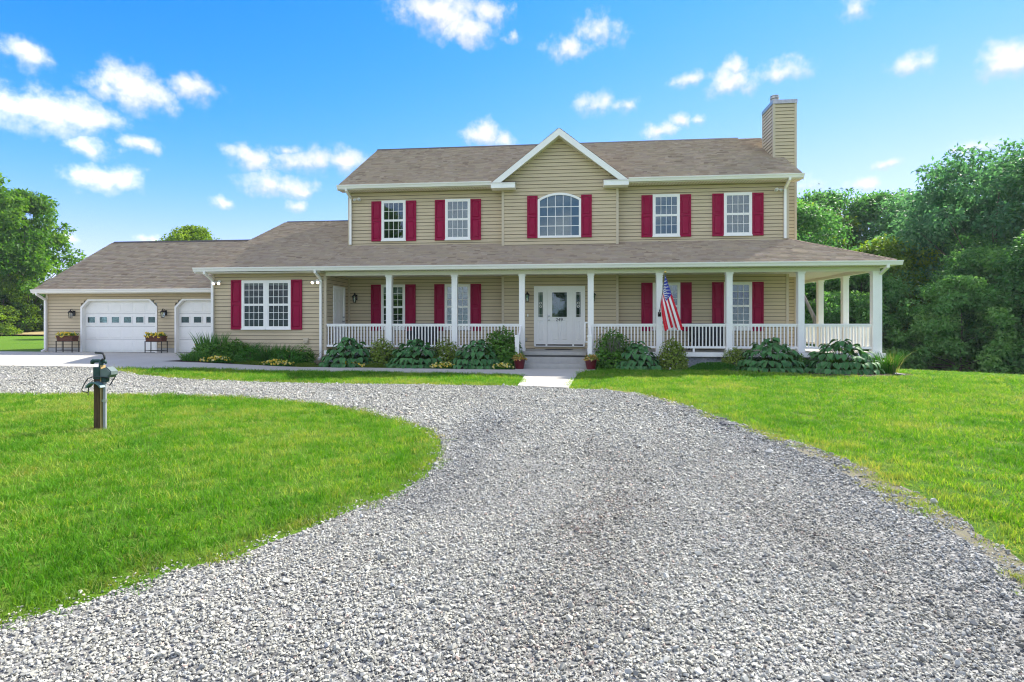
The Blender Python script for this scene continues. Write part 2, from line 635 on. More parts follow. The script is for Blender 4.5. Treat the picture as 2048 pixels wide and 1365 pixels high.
def mk_brick():
    t = NT('painted_brick')
    oi = t.n('ShaderNodeAttribute', attribute_name='tone')
    c = t.ramp(oi.outputs['Fac'], [(0, (.36, .38, .41)), (1, (.55, .57, .60))])
    nz = t.noise(25, 4, .7, t.coords())
    c = t.mix(t.ramp(nz, [(.4, (0, 0, 0)), (.8, (.4, .4, .4))]), c, (.30, .31, .33))
    t.done(t.bsdf(c, .9, 0, .2, t.bump(nz, .4, .004)))


mk_brick()


# ------------------------------------------------------------------ mesh helpers
class MB:
    def __init__(self):
        self.v, self.f = [], []

    def add(self, vs, fs):
        o = len(self.v)
        self.v += [tuple(map(float, p)) for p in vs]
        self.f += [tuple(i + o for i in q) for q in fs]
        return self

    def box(self, x0, x1, y0, y1, z0, z1):
        x0, x1 = sorted((x0, x1))
        y0, y1 = sorted((y0, y1))
        z0, z1 = sorted((z0, z1))
        return self.add([(x0, y0, z0), (x1, y0, z0), (x1, y1, z0), (x0, y1, z0), (x0, y0, z1), (x1, y0, z1), (x1, y1, z1), (x0, y1, z1)],
                        [(0, 3, 2, 1), (4, 5, 6, 7), (0, 1, 5, 4), (1, 2, 6, 5), (2, 3, 7, 6), (3, 0, 4, 7)])

    def prism(self, poly, d, axis):
        """poly: list of 3D points (planar), extruded by vector d"""
        n = len(poly)
        a = [Vector(p) for p in poly]
        b = [p + Vector(d) for p in a]
        fs = [tuple(range(n))[::-1], tuple(range(n, 2 * n))]
        for i in range(n):
            j = (i + 1) % n
            fs.append((i, j, n + j, n + i))
        return self.add(a + b, fs)

    def frame(self, x0, x1, z0, z1, y0, y1, t, tb=None):
        """rectangular frame in the XZ plane, bars t wide"""
        tb = tb or t
        self.box(x0, x1, y0, y1, z1 - t, z1)
        self.box(x0, x1, y0, y1, z0, z0 + tb)
        self.box(x0, x0 + t, y0, y1, z0 + tb, z1 - t)
        self.box(x1 - t, x1, y0, y1, z0 + tb, z1 - t)
        return self

    def tube(self, path, rad, n=6, cap=True, square=False):
        path = [Vector(p) for p in path]
        rads = rad if isinstance(rad, (list, tuple)) else [rad] * len(path)
        o = len(self.v)
        up = Vector((0, 0, 1))
        prev = None
        for i, p in enumerate(path):
            d = (path[min(i + 1, len(path) - 1)] - path[max(i - 1, 0)])
            if d.length < 1e-9:
                d = up.copy()
            d.normalize()
            if prev is None:
                ref = up if abs(d.z) < .9 else Vector((0, 1, 0))
                a = d.cross(ref).normalized()
            else:
                a = (prev - d * prev.dot(d))
                a = a.normalized() if a.length > 1e-6 else d.cross(up).normalized()
            prev = a
            b = d.cross(a)
            for k in range(n):
                th = 2 * PI * (k + (.5 if square else 0)) / n
                self.v.append(tuple(p + (a * math.cos(th) + b * math.sin(th)) * rads[i]))
        for i in range(len(path) - 1):
            for k in range(n):
                k2 = (k + 1) % n
                self.f.append((o + i * n + k, o + i * n + k2, o + (i + 1) * n + k2, o + (i + 1) * n + k))
        if cap:
            self.f.append(tuple(o + k for k in range(n))[::-1])
            m = o + (len(path) - 1) * n
            self.f.append(tuple(m + k for k in range(n)))
        return self

    def lathe(self, prof, c=(0, 0, 0), n=12):
        o = len(self.v)
        for (r, z) in prof:
            for k in range(n):
                th = 2 * PI * k / n
                self.v.append((c[0] + r * math.cos(th), c[1] + r * math.sin(th), c[2] + z))
        for i in range(len(prof) - 1):
            for k in range(n):
                k2 = (k + 1) % n
                self.f.append((o + i * n + k, o + i * n + k2, o + (i + 1) * n + k2, o + (i + 1) * n + k))
        self.f.append(tuple(o + k for k in range(n))[::-1])
        m = o + (len(prof) - 1) * n
        self.f.append(tuple(m + k for k in range(n)))
        return self

    def mesh(self, name, mat, off=(0, 0, 0), smooth=False):
        me = bpy.data.meshes.new(name)
        ox, oy, oz = off
        me.from_pydata([(x - ox, y - oy, z - oz) for x, y, z in self.v], [], self.f)
        bm = bmesh.new()
        bm.from_mesh(me)
        bmesh.ops.recalc_face_normals(bm, faces=bm.faces)
        bm.to_mesh(me)
        bm.free()
        if mat:
            me.materials.append(MATS[mat])
        if smooth:
            me.shade_smooth()
        return me


def wpos(o):
    p = Vector((0, 0, 0))
    while o is not None:
        p = p + o.location
        o = o.parent
    return p


def link(name, me, parent=None, at=None, rot=None):
    """at: world position of the object's origin (translation-only parents)"""
    o = bpy.data.objects.new(name, me)
    COL.objects.link(o)
    if parent is not None:
        o.parent = parent
        if at is not None:
            o.location = Vector(at) - wpos(parent)
    elif at is not None:
        o.location = at
    if rot is not None:
        o.rotation_euler = rot
    return o


def obj(name, mb, mat, parent=None, smooth=False):
    off = wpos(parent) if parent is not None else (0, 0, 0)
    return link(name, mb.mesh(name, mat, off, smooth), parent)


def pieces(name, mb, mat, parent=None):
    """every unconnected piece of the builder becomes an object of its own"""
    par = list(range(len(mb.v)))

    def find(a):
        while par[a] != a:
            par[a] = par[par[a]]
            a = par[a]
        return a
    for f in mb.f:
        for i in f[1:]:
            par[find(i)] = find(f[0])
    groups = {}
    for f in mb.f:
        groups.setdefault(find(f[0]), []).append(f)
    out = []
    for fs in groups.values():
        ids = sorted({i for f in fs for i in f})
        mp = {i: k for k, i in enumerate(ids)}
        q = MB().add([mb.v[i] for i in ids], [tuple(mp[i] for i in f) for f in fs])
        out.append(obj(name, q, mat, parent))
    return out


def obj_at(name, mb, mat, at, parent=None, smooth=False):
    """vertices already local to `at`"""
    return link(name, mb.mesh(name, mat, (0, 0, 0), smooth), parent, at)


def thing(name, label, cat, loc=(0, 0, 0), rz=0, group=None):
    o = bpy.data.objects.new(name, None)
    COL.objects.link(o)
    o.empty_display_size = .1
    o.location = loc
    o.rotation_euler = (0, 0, rz)
    o['label'] = label
    o['category'] = cat
    if group:
        o['group'] = group
    return o


def local(name, mb, mat, parent, smooth=False, loc=(0, 0, 0), rot=(0, 0, 0)):
    """part whose vertices are local to its (possibly rotated) parent"""
    o = bpy.data.objects.new(name, mb if isinstance(mb, bpy.types.Mesh) else mb.mesh(name, mat, (0, 0, 0), smooth))
    COL.objects.link(o)
    o.parent = parent
    o.location = loc
    o.rotation_euler = rot
    return o


def fast_mesh(name, V, F, mat, tone=None, attr='tone', smooth=False):
    """V (n,3); F (m,k) ints; tone per vertex"""
    V = np.asarray(V, np.float32)
    F = np.asarray(F, np.int32)
    me = bpy.data.meshes.new(name)
    me.vertices.add(len(V))
    me.vertices.foreach_set('co', V.ravel())
    k = F.shape[1]
    me.loops.add(F.size)
    me.loops.foreach_set('vertex_index', F.ravel())
    me.polygons.add(len(F))
    me.polygons.foreach_set('loop_start', np.arange(0, F.size, k, dtype=np.int32))
    if tone is not None:
        a = me.attributes.new(attr, 'FLOAT', 'POINT')
        a.data.foreach_set('value', np.asarray(tone, np.float32))
    me.update(calc_edges=True)
    me.validate()
    if mat:
        me.materials.append(MATS[mat])
    if smooth:
        me.shade_smooth()
    return me


def unit(a):
    return a / np.maximum(1e-9, np.linalg.norm(a, axis=-1, keepdims=True))


def leaf_mesh(name, P, D, Nn, Ln, Wd, mat, tone):
    """one folded rhombic leaf at every point: base, side, tip, side"""
    P, D, Nn = map(lambda a: np.asarray(a, float), (P, D, Nn))
    D = unit(D)
    S = unit(np.cross(D, Nn))
    Nn = np.cross(S, D)
    n = len(P)
    Ln = np.broadcast_to(np.asarray(Ln, float), (n,))[:, None]
    Wd = np.broadcast_to(np.asarray(Wd, float), (n,))[:, None]
    V = np.empty((n, 4, 3))
    V[:, 0] = P - D * Ln * .5
    V[:, 1] = P - D * Ln * .06 + S * Wd * .5 + Nn * Wd * .14
    V[:, 2] = P + D * Ln * .5 - Nn * Ln * .10
    V[:, 3] = P - D * Ln * .06 - S * Wd * .5 + Nn * Wd * .14
    b = np.arange(n)[:, None] * 4
    F = np.concatenate([b + np.array([[0, 1, 2]]), b + np.array([[0, 2, 3]])], 1).reshape(-1, 3)
    return fast_mesh(name, V.reshape(-1, 3), F, mat, np.repeat(np.clip(tone, 0, 1), 4))


# ------------------------------------------------------------------ the ground: one tiling, cut into lawn, gravel, concrete and beds
def spline(pts, step=.35, closed=False):
    pts = [np.array(p, float) for p in pts]
    out = []
    n = len(pts)
    rng = range(n if closed else n - 1)
    for i in rng:
        p0 = pts[(i - 1) % n] if (closed or i > 0) else pts[0]
        p1 = pts[i]
        p2 = pts[(i + 1) % n]
        p3 = pts[(i + 2) % n] if (closed or i + 2 < n) else pts[-1]
        m = max(1, int(np.linalg.norm(p2 - p1) / step))
        for k in range(m):
            t = k / m
            out.append(tuple(.5 * ((2 * p1) + (p2 - p0) * t + (2 * p0 - 5 * p1 + 4 * p2 - p3) * t * t + (3 * p1 - p0 - 3 * p2 + p3) * t ** 3)))
    if not closed:
        out.append(tuple(pts[-1]))
    return out


def jag(pts, amp, seed):
    r = np.random.default_rng(seed)
    return [(x + r.normal(0, amp), y + r.normal(0, amp)) for x, y in pts]


island_edge = spline([(-16, 10.6), (-11.1, 10.0), (-9.67, 10.16), (-8.09, 10.17), (-6.51, 10.11), (-5.26, 9.81), (-4.17, 9.28), (-3.33, 8.7), (-2.64, 8.1), (-2.14, 7.65),
                      (-1.77, 7.17), (-1.53, 6.62), (-1.4, 6.1), (-1.34, 5.54), (-1.32, 5.07), (-1.35, 4.75), (-1.44, 4.43), (-1.54, 4.19), (-1.68, 3.74), (-1.83, 3.41),
                      (-1.99, 3.14), (-2.19, 2.94), (-2.43, 2.55), (-2.6, 2.33), (-3.1, 1.85), (-4.2, 1.2), (-7, .4), (-11, .2), (-15, 1.6), (-18.5, 4.5), (-18.8, 8.5)], .22, True)
ISLAND = jag(island_edge, .02, 1)
right_lawn = spline([(-.03, 12.1), (.63, 12.07), (1.21, 11.61), (1.72, 10.53), (2.05, 9.2), (2.27, 8.34), (2.47, 7.67), (2.64, 6.77), (2.77, 6.13), (2.8, 5.62), (2.78, 4.89),
                     (2.78, 4.46), (2.70, 4.0), (2.65, 3.71), (2.62, 3.57), (2.5, 2.9), (2.3, 2.0), (2.1, .6), (2.0, -3), (2.0, -8)], .22)
RLAWN_EDGE = jag(right_lawn, .025, 2)
right_gravel = spline([(-.03, 12.06), (.62, 11.93), (1.17, 11.45), (1.67, 10.35), (1.98, 9.1), (2.17, 8.1), (2.34, 7.4), (2.48, 6.6), (2.58, 5.9), (2.60, 5.28), (2.58, 4.59),
                       (2.55, 4.18), (2.48, 3.78), (2.40, 3.32), (2.2, 2.6), (1.95, 1.6), (1.8, .6), (1.75, -3), (1.75, -8)], .22)
RGRAVEL_EDGE = [(x - .05 * abs(math.sin(i * 1.7)) - .10 * float(vnoise(i, 3, 3.0, 2)) + .05, y) for i, (x, y) in enumerate(jag(right_gravel, .04, 3))]
strip_bottom = spline([(-1.15, 12.40), (-3.28, 12.56), (-6.25, 12.62), (-8.27, 12.9), (-10.26, 13.45), (-11.59, 14.05), (-12.74, 14.6)], .25)
STRIP_B = jag(strip_bottom, .025, 4)
strip_top = spline([(-12.74, 14.75), (-11.2, 15.15), (-9.31, 15.6), (-6.31, 15.72), (-3.31, 15.45), (-1.9, 15.2), (-1.45, 15.12), (-1.19, 14.8)], .4)
walk_back = spline([(-11.9, 16.35), (-10.9, 16.6), (-9.5, 16.9), (-6.97, 17.0), (-3.63, 16.75), (-1.63, 16.7), (-1.63, 17.2)], .4)
# outlines
WALK = strip_top + [(-1.15, 12.42), (-.03, 12.1), (.06, 13.45), (.21, 15.6), (.32, 16.2), (.62, 16.75), (.75, 16.95), (.75, 17.2)] + walk_back[::-1] + [(-12.6, 16.2), (-12.74, 15.6)]
APRON = [(-12.74, 14.75), (-12.74, 15.6), (-12.6, 16.2), (-12.35, 16.8), (-12.3, 18.3), (-12.3, 20.4), (-26, 20.4), (-34, 20.4), (-34, 14.9), (-26, 14.9), (-16.5, 14.88), (-14.9, 14.87), (-13.3, 14.82)]
STRIP = STRIP_B + [(-12.74, 14.6)] + strip_top[:-1] + [(-1.19, 14.8)]
STRIP_LAWN = strip_bottom + strip_top
GRAVEL = ([(-.03, 12.06), (-1.15, 12.40)] + STRIP_B[1:] + [(-12.74, 14.75), (-13.3, 14.82), (-14.9, 14.87), (-16.5, 14.88), (-26, 14.9), (-34, 14.9), (-34, -8), (1.75, -8)] + RGRAVEL_EDGE[::-1][1:-1])
VERGE = RGRAVEL_EDGE + RLAWN_EDGE[::-1]
BED_L = walk_back + [(-1.63, 18.3), (-8.1, 18.35), (-12.2, 18.35), (-12.3, 18.3), (-12.35, 16.8), (-12.6, 16.2), (-11.9, 16.35)]
BED_R = spline([(.75, 17.0), (2.0, 16.95), (4.2, 16.9), (6.0, 16.2), (7.6, 15.6), (8.7, 15.7), (9.6, 16.6), (9.7, 17.6), (9.5, 18.3)], .4) + [(.6, 18.3), (.6, 17.2)]
LITTER = spline([(11, 33), (13, 31.5), (16, 31), (19, 29.5), (22, 27.5), (24, 25), (27, 20), (30, 16)], 1.0) + [(40, 16), (40, 44), (11, 44)]
DRY = [(-75, 50.5), (-20, 50.5), (-20, 60), (-75, 60)]


def build_ground():
    x0, x1, y0, y1 = -34, 40, -8, 44
    pts, edges = [], []

    def add_loop(poly, closed=True):
        o = len(pts)
        for p in poly:
            pts.append(p)
        for i in range(len(poly) - (0 if closed else 1)):
            edges.append((o + i, o + (i + 1) % len(poly)))
    add_loop([(x0, y0), (x1, y0), (x1, y1), (x0, y1)])
    for pl in (ISLAND, WALK, APRON, STRIP_LAWN, BED_L, BED_R, LITTER):
        add_loop(pl)
    add_loop(RGRAVEL_EDGE, False)
    add_loop(RLAWN_EDGE, False)
    add_loop(STRIP_B, False)
    r = np.random.default_rng(11)
    for y in np.arange(y0 + .6, y1, .6):
        for x in np.arange(x0 + .6, x1, .6):
            far = abs(x) > 14 or y > 21 or y < -1
            if far and (int(round((x - x0) / .6)) % 3 or int(round((y - y0) / .6)) % 3):
                continue
            pts.append((x + r.uniform(-.15, .15), y + r.uniform(-.15, .15)))
    V, E, F, *_ = delaunay_2d_cdt([Vector(p) for p in pts], edges, [], 0, 1e-4)
    V = np.array([(v.x, v.y) for v in V])
    F = np.array([f for f in F if len(f) == 3])
    c = V[F].mean(1)
    cx, cy = c[:, 0], c[:, 1]
    reg = np.zeros(len(F), int)                       # 0 lawn
    reg[inside(LITTER, cx, cy)] = 7
    reg[inside(GRAVEL, cx, cy)] = 1
    reg[inside(ISLAND, cx, cy)] = 0
    reg[inside(VERGE, cx, cy)] = 2
    reg[inside(STRIP_LAWN, cx, cy) & ~inside(GRAVEL, cx, cy)] = 0
    reg[inside(BED_R, cx, cy)] = 5
    reg[inside(APRON, cx, cy)] = 3
    reg[inside(WALK, cx, cy)] = 4
    reg[inside(BED_L, cx, cy)] = 5
    names = {0: ('lawn', 'lawn_ground', 0), 1: ('gravel_driveway', 'gravel_ground', 0), 2: ('bare_verge', 'verge_soil', 0), 3: ('concrete_apron', 'concrete', .02),
             4: ('concrete_walk', 'concrete', .025), 5: ('planting_bed', 'bed_soil', .01), 7: ('leaf_litter_floor', 'leaf_litter', 0)}
    Z = ground_z(V[:, 0], V[:, 1]) + (vnoise(V[:, 0], V[:, 1], 1.3, 5) - .5) * .02
    for k, (nm, mt, dz) in names.items():
        sel = F[reg == k]
        if not len(sel):
            continue
        ids, inv = np.unique(sel, return_inverse=True)
        f = inv.reshape(sel.shape)
        vv = np.c_[V[ids], Z[ids] + dz]
        if k in (3, 4):
            vv[:, 2] = ground_z(vv[:, 0], vv[:, 1]) + dz
        tris = [tuple(t) for t in f]
        # make every triangle face up, then hang a short skirt on the outline
        up = []
        for t in tris:
            a, b, cc = (vv[i] for i in t)
            nz = (b[0] - a[0]) * (cc[1] - a[1]) - (b[1] - a[1]) * (cc[0] - a[0])
            up.append(t if nz > 0 else (t[0], t[2], t[1]))
        cnt = {}
        for t in up:
            for i in range(3):
                e = (t[i], t[(i + 1) % 3])
                cnt[e] = 1
        verts = [tuple(p) for p in vv]
        faces = list(up)
        for (a, b) in list(cnt):
            if (b, a) not in cnt:
                o = len(verts)
                verts.append((verts[a][0], verts[a][1], verts[a][2] - .10))
                verts.append((verts[b][0], verts[b][1], verts[b][2] - .10))
                faces.append((b, a, o, o + 1))
        me = bpy.data.meshes.new(nm)
        me.from_pydata(verts, [], faces)
        me.materials.append(MATS[mt])
        o = link(nm, me)
        o['kind'] = 'structure'
    # the land beyond, out to the horizon
    xs = np.r_[np.linspace(-700, -80, 12), np.linspace(-72, 72, 37), np.linspace(80, 700, 12)]
    ys = np.r_[np.linspace(-400, -20, 8), np.linspace(-14, 90, 27), np.linspace(100, 900, 12)]
    X, Y = np.meshgrid(xs, ys)
    Zf = ground_z(X, Y) - .10
    nx = len(xs)
    Fq = [(j * nx + i, j * nx + i + 1, (j + 1) * nx + i + 1, (j + 1) * nx + i) for j in range(len(ys) - 1) for i in range(nx - 1)]
    me = bpy.data.meshes.new('field')
    me.from_pydata(list(map(tuple, np.c_[X.ravel(), Y.ravel(), Zf.ravel()])), [], Fq)
    me.materials.append(MATS['lawn_ground'])
    link('field', me)['kind'] = 'structure'
    me = bpy.data.meshes.new('dry_grass_strip')
    me.from_pydata([(x, y, gz(x, y) + (.06 if y < 55 else .9)) for x, y in DRY], [], [(0, 1, 2, 3)])
    me.materials.append(MATS['dry_grass'])
    link('dry_grass_strip', me)['kind'] = 'structure'


build_ground()

# ------------------------------------------------------------------ the house
HOUSE = thing('house', 'two storey tan sided farmhouse with burgundy shutters, wraparound white porch and attached garage', 'house', (0, 20.2, 0))
EX = .125                 # siding exposure


def siding(wall, x0, x1, z0, z1, Y, holes=(), top=None, facing='front', X=None):
    """courses of clapboard, each an object; holes: (x0,x1,z0,z1) cut out; top(z)->(xa,xb) narrows the course"""
    sh = MB()  # dark backing, stands in for shade in the grooves between boards
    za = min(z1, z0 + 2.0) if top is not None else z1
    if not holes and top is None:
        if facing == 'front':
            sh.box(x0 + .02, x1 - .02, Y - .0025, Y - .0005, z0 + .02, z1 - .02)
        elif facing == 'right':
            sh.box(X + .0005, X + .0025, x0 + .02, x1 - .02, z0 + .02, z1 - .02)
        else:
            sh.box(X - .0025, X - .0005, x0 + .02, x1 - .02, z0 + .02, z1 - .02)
        obj('groove_shade', sh, 'groove_shade', wall)
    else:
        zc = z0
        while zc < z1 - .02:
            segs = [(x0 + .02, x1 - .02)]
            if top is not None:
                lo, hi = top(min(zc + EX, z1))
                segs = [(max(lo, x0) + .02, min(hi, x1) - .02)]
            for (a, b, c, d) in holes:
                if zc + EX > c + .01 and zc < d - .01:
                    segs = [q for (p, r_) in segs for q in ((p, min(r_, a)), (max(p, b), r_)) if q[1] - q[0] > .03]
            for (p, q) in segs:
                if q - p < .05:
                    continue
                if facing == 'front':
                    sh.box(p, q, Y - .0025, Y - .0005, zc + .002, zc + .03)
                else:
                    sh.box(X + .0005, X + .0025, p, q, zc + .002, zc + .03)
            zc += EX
        obj('groove_shade', sh, 'groove_shade', wall)['kind'] = 'stuff'
    z = z0
    while z < z1 - .02:
        zt = min(z + EX, z1)
        lo, hi = (x0, x1) if top is None else top(zt)
        lo, hi = max(lo, x0), min(hi, x1)
        lob, hib = (lo, hi) if top is None else top(z)
        lob, hib = max(lob, x0), min(hib, x1)
        if hib - lob > .05:
            segs = [(lob, hib, lo, hi)]
            for (a, b, c, d) in holes:
                if zt > c + .01 and z < d - .01:
                    new = []
                    for (p, q, p2, q2) in segs:
                        if b <= p or a >= q:
                            new.append((p, q, p2, q2))
                            continue
                        if a - p > .03:
                            new.append((p, a, p2, a))
                        if q - b > .03:
                            new.append((b, q, b, q2))
                    segs = new
            for (p, q, p2, q2) in segs:
                mb = MB()
                pr = [(p, -.022, z + .015), (q, -.022, z + .015), (q, 0, z + .015), (p, 0, z + .015), (p2, -.003, zt), (max(q2, p2 + .005), -.003, zt), (max(q2, p2 + .005), 0, zt), (p2, 0, zt)]
                if facing == 'front':
                    vs = [(x, Y + y, zz) for x, y, zz in pr]
                elif facing == 'right':      # runs along Y at plane X, faces +X
                    vs = [(X - y, x, zz) for x, y, zz in pr]
                else:                        # faces -X
                    vs = [(X + y, x, zz) for x, y, zz in pr]
                mb.add(vs, [(0, 3, 2, 1), (4, 5, 6, 7), (0, 1, 5, 4), (1, 2, 6, 5), (2, 3, 7, 6), (3, 0, 4, 7)])
                obj('siding_board', mb, 'siding', wall)
        z += EX


def wall_box(*b):
    mb = MB()
    mb.box(*b)
    return obj('wall', mb, 'siding', HOUSE)


W, B, PF = 20.2, 19.9, 18.3            # main wall, bay wall, wing / porch front
FL = .5                                # porch floor
Z1 = 3.12                              # porch ceiling
# main block
w = wall_box(-8.16, 7.44, W, 27.84, -.2, 6.26)
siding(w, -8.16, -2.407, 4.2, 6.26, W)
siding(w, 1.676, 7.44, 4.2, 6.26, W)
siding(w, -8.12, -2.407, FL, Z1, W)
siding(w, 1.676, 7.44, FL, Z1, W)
# main block gables (ends)
for x in (-8.16, 7.44 - .12):
    mb = MB()
    mb.prism([(x, W, 6.262), (x, 27.84, 6.262), (x, 24.02, 8.6)], (.12, 0, 0), 0)
    obj('wall', mb, 'siding', HOUSE)
w = None
# projecting bay with the front door and the gable
mb = MB()
mb.box(-2.407, 1.676, B, W, .2, 6.30)
mb.prism([(-2.407, B, 6.302), (1.676, B, 6.302), (-.377, B, 7.90)], (0, .3, 0), 1)
wb = obj('wall', mb, 'siding', HOUSE)


def gable_top(z):
    if z <= 6.2:
        return (-2.407, 1.676)
    h = max(0.0, (8.0 - z) / .782)
    return (-.377 - h, -.377 + h)


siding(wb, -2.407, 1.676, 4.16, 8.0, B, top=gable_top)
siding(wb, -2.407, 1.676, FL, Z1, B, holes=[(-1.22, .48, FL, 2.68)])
# wing
mb = MB()
mb.box(-12.25, -8.16, PF, 29.5, -.1, Z1)
mb.prism([(-12.25, PF, Z1 + .002), (-12.25, 29.5, Z1 + .002), (-12.25, 23.95, 5.68)], (.12, 0, 0), 0)
ww = obj('wall', mb, 'siding', HOUSE)
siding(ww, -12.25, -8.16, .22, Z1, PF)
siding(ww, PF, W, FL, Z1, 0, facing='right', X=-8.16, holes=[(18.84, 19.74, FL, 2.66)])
# garage, openings cut around the two doors
GY = 20.4
D1 = (-19.165, -15.91)
D2 = (-15.20, -12.98)
gx0, gx1 = -20.65, -12.25


def gar_piece(a, b, z0, z1):
    return MB().box(a, b, GY, GY + .15, z0, z1)


mb = MB()
for (a, b, z0, z1) in ((gx0, D1[0], .2, 2.66), (D1[1], D2[0], .2, 2.66), (D2[1], gx1, .2, 2.66), (D1[0], D1[1], 2.30, 2.66), (D2[0], D2[1], 2.30, 2.66)):
    mb.box(a, b, GY, GY + .15, z0, z1)
mb.box(gx0, gx0 + .15, GY + .15, 27.3, .2, 2.66)
mb.box(gx0, gx1, 27.15, 27.3, .2, 2.66)
mb.prism([(gx0, GY, 2.662), (gx0, 27.3, 2.662), (gx0, 23.87, 4.75)], (.12, 0, 0), 0)
wg = obj('wall', mb, 'siding', HOUSE)
gh = []
for (a, b) in (D1, D2):
    gh.append((a, b, 0, 2.06))
    for k in range(3):
        zz = 2.06 + k * EX
        gh.append((a + .02 + k * EX, b - .02 - k * EX, zz - .02, zz + .09))
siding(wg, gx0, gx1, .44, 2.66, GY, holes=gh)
mb = MB()
for (a, b) in ((gx0, D1[0]), (D1[1], D2[0])):
    mb.box(a, b, GY - .02, GY, .24, .44)
pieces('foundation', mb, 'concrete_step', HOUSE)
mb = MB()
mb.box(gx0 + .15, gx1, GY + .3, 27, .2, .262)
mb.box(gx0 + .2, gx1, 22.5, 22.6, .27, 2.6)
obj('garage_interior', mb, 'dark_void', HOUSE)

# corner boards
CB = MB()


def cboard(x0, x1, y, z0, z1):
    CB.box(x0, x1, y - .030, y + .05, z0, z1)


cboard(-8.165, -8.07, W, 4.3, 6.26)
cboard(7.35, 7.445, W, 4.3, 6.26)
cboard(-2.41, -2.32, B, 4.15, 6.28)
cboard(1.59, 1.68, B, 4.15, 6.28)
cboard(-2.41, -2.32, B, FL, Z1)
cboard(1.59, 1.68, B, FL, Z1)
cboard(7.35, 7.445, W, FL, Z1)
cboard(-12.255, -12.16, PF, .2, Z1)
cboard(-8.25, -8.155, PF, .2, Z1)
cboard(gx0 - .005, gx0 + .09, GY, .26, 2.66)
CB.box(-8.16, -8.09, W - .06, W - .02, FL, Z1)
pieces('corner_board', CB, 'corner_trim', HOUSE)

# chimney chase
cx0, cx1, cy0, cy1 = 7.386, 8.17, 21.48, 22.6
mb = MB()
mb.box(cx0, cx1, cy0, cy1, -.4, 9.40)
ch = obj('chimney', mb, 'siding', HOUSE)
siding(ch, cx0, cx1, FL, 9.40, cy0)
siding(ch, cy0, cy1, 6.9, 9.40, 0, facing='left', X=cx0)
mb = MB()
for (x, y) in ((cx0, cy0), (cx1, cy0), (cx0, cy1)):
    sx = -.022 if x == cx0 else -.06
    mb.box(x + sx, x + sx + .082, y - .024, y + .06, 6.8 if x == cx0 else FL, 9.40)
pieces('corner_board', mb, 'corner_trim', ch)
mb = MB()
mb.box(cx0 - .04, cx1 + .04, cy0 - .04, cy1 + .04, 9.40, 9.54)
obj('chimney_cap', mb, 'flue_metal', ch)
mb = MB()
fc = (7.60, 22.0, 9.54)
mb.lathe([(.10, 0), (.10, .14), (.15, .15), (.15, .17), (.12, .18), (.12, .23), (.165, .235), (.165, .265), (.13, .28), (.13, .32), (.15, .325), (.15, .35), (.02, .37)], fc, 14)
obj('flue_pipe', mb, 'flue_metal', ch)


# ---- roofs
def shingle_mesh(name, rows):
    """rows: list of (p_lo_left, along unit, length, p_hi offset vector, normal) per course, tabs cut at random widths"""
    V, F, T = [], [], []
    r = np.random.default_rng(len(rows) * 7 + 3)
    for (p, a, ln, s, nn, cut) in rows:
        x = -r.uniform(0, .3)
        while x < ln:
            wd = r.choice([.09, .13, .18, .24, .30]) * r.uniform(.85, 1.15)
            xa, xb = max(0, x), min(ln, x + wd)
            x += wd
            if xb - xa < .01:
                continue
            th = .016 + r.uniform(0, .016)
            la, lb = cut(xa), cut(xb)          # shift of the upper edge for slanting ends
            p0 = p + a * xa + nn * th
            p1 = p + a * xb + nn * th
            q0 = p + a * xa + s + nn * .003
            q1 = p + a * xb + s + nn * .003
            b0 = p + a * xa - nn * .004
            b1 = p + a * xb - nn * .004
            o = len(V)
            V += [p0, p1, q1, q0, b0, b1]
            F += [(o, o + 1, o + 2, o + 3), (o + 4, o + 5, o + 1, o)]
            t = float(np.clip(r.beta(2.6, 2.6), 0, 1))
            T += [t] * 6
    return fast_mesh(name, np.array(V), np.array(F), 'shingle', T)


def plane_rows(e0, e1, up, span, ex=.13):
    """e0,e1: eave line ends; up: slope vector from eave to ridge; span(t)->(fa,fb) fraction of the eave line at height fraction t"""
    e0, e1, up = Vector(e0), Vector(e1), Vector(up)
    a = (e1 - e0)
    L_ = a.length
    a.normalize()
    nn = a.cross(up).normalized()
    if nn.z < 0:
        nn = -nn
    n = max(1, int(up.length / ex))
    rows = []
    for i in range(n):
        t = i / n
        fa, fb = span(t + .5 / n)
        s = up / n
        rows.append((e0 + up * t + a * (L_ * fa), a, L_ * (fb - fa), s * 1.04, nn, lambda x: 0))
    return rows


def slab(pts, th):
    """thick sheet: pts top outline (planar), th thickness downwards"""
    return MB().prism(pts, (0, 0, -th), 2)


full = lambda t: (0, 1)
# main roof
me_, mz, mr, rz_ = 19.75, 6.39, 24.02, 8.98
xl, xr = -8.39, 7.75
ax, az_, hw, ez = -.377, 8.145, 2.346, 6.31
gyf = 19.55
yr = me_ + (az_ - mz) / .607
mzf = lambda y: mz + (y - me_) * (rz_ - mz) / (mr - me_)
mb = MB()
mb.prism([(xl, me_, mz), (ax - hw, me_, mz), (ax, yr, mzf(yr)), (ax, mr, rz_), (xl, mr, rz_)], (0, 0, -.13), 2)
mb.prism([(xr, me_, mz), (ax + hw, me_, mz), (ax, yr, mzf(yr)), (ax, mr, rz_), (xr, mr, rz_)], (0, 0, -.13), 2)
mb.prism([(xl, mr, rz_), (xr, mr, rz_), (xr, 2 * mr - me_, mz), (xl, 2 * mr - me_, mz)], (0, 0, -.13), 2)
rf = obj('roof', mb, 'shingle', HOUSE)
fr_ = (yr - me_) / (mr - me_)
cut_ = lambda t: hw * max(0, 1 - t / fr_)
rows = plane_rows((xl, me_, mz), (ax, me_, mz), (0, mr - me_, rz_ - mz), lambda t: (0, 1 - cut_(t) / (ax - xl)))
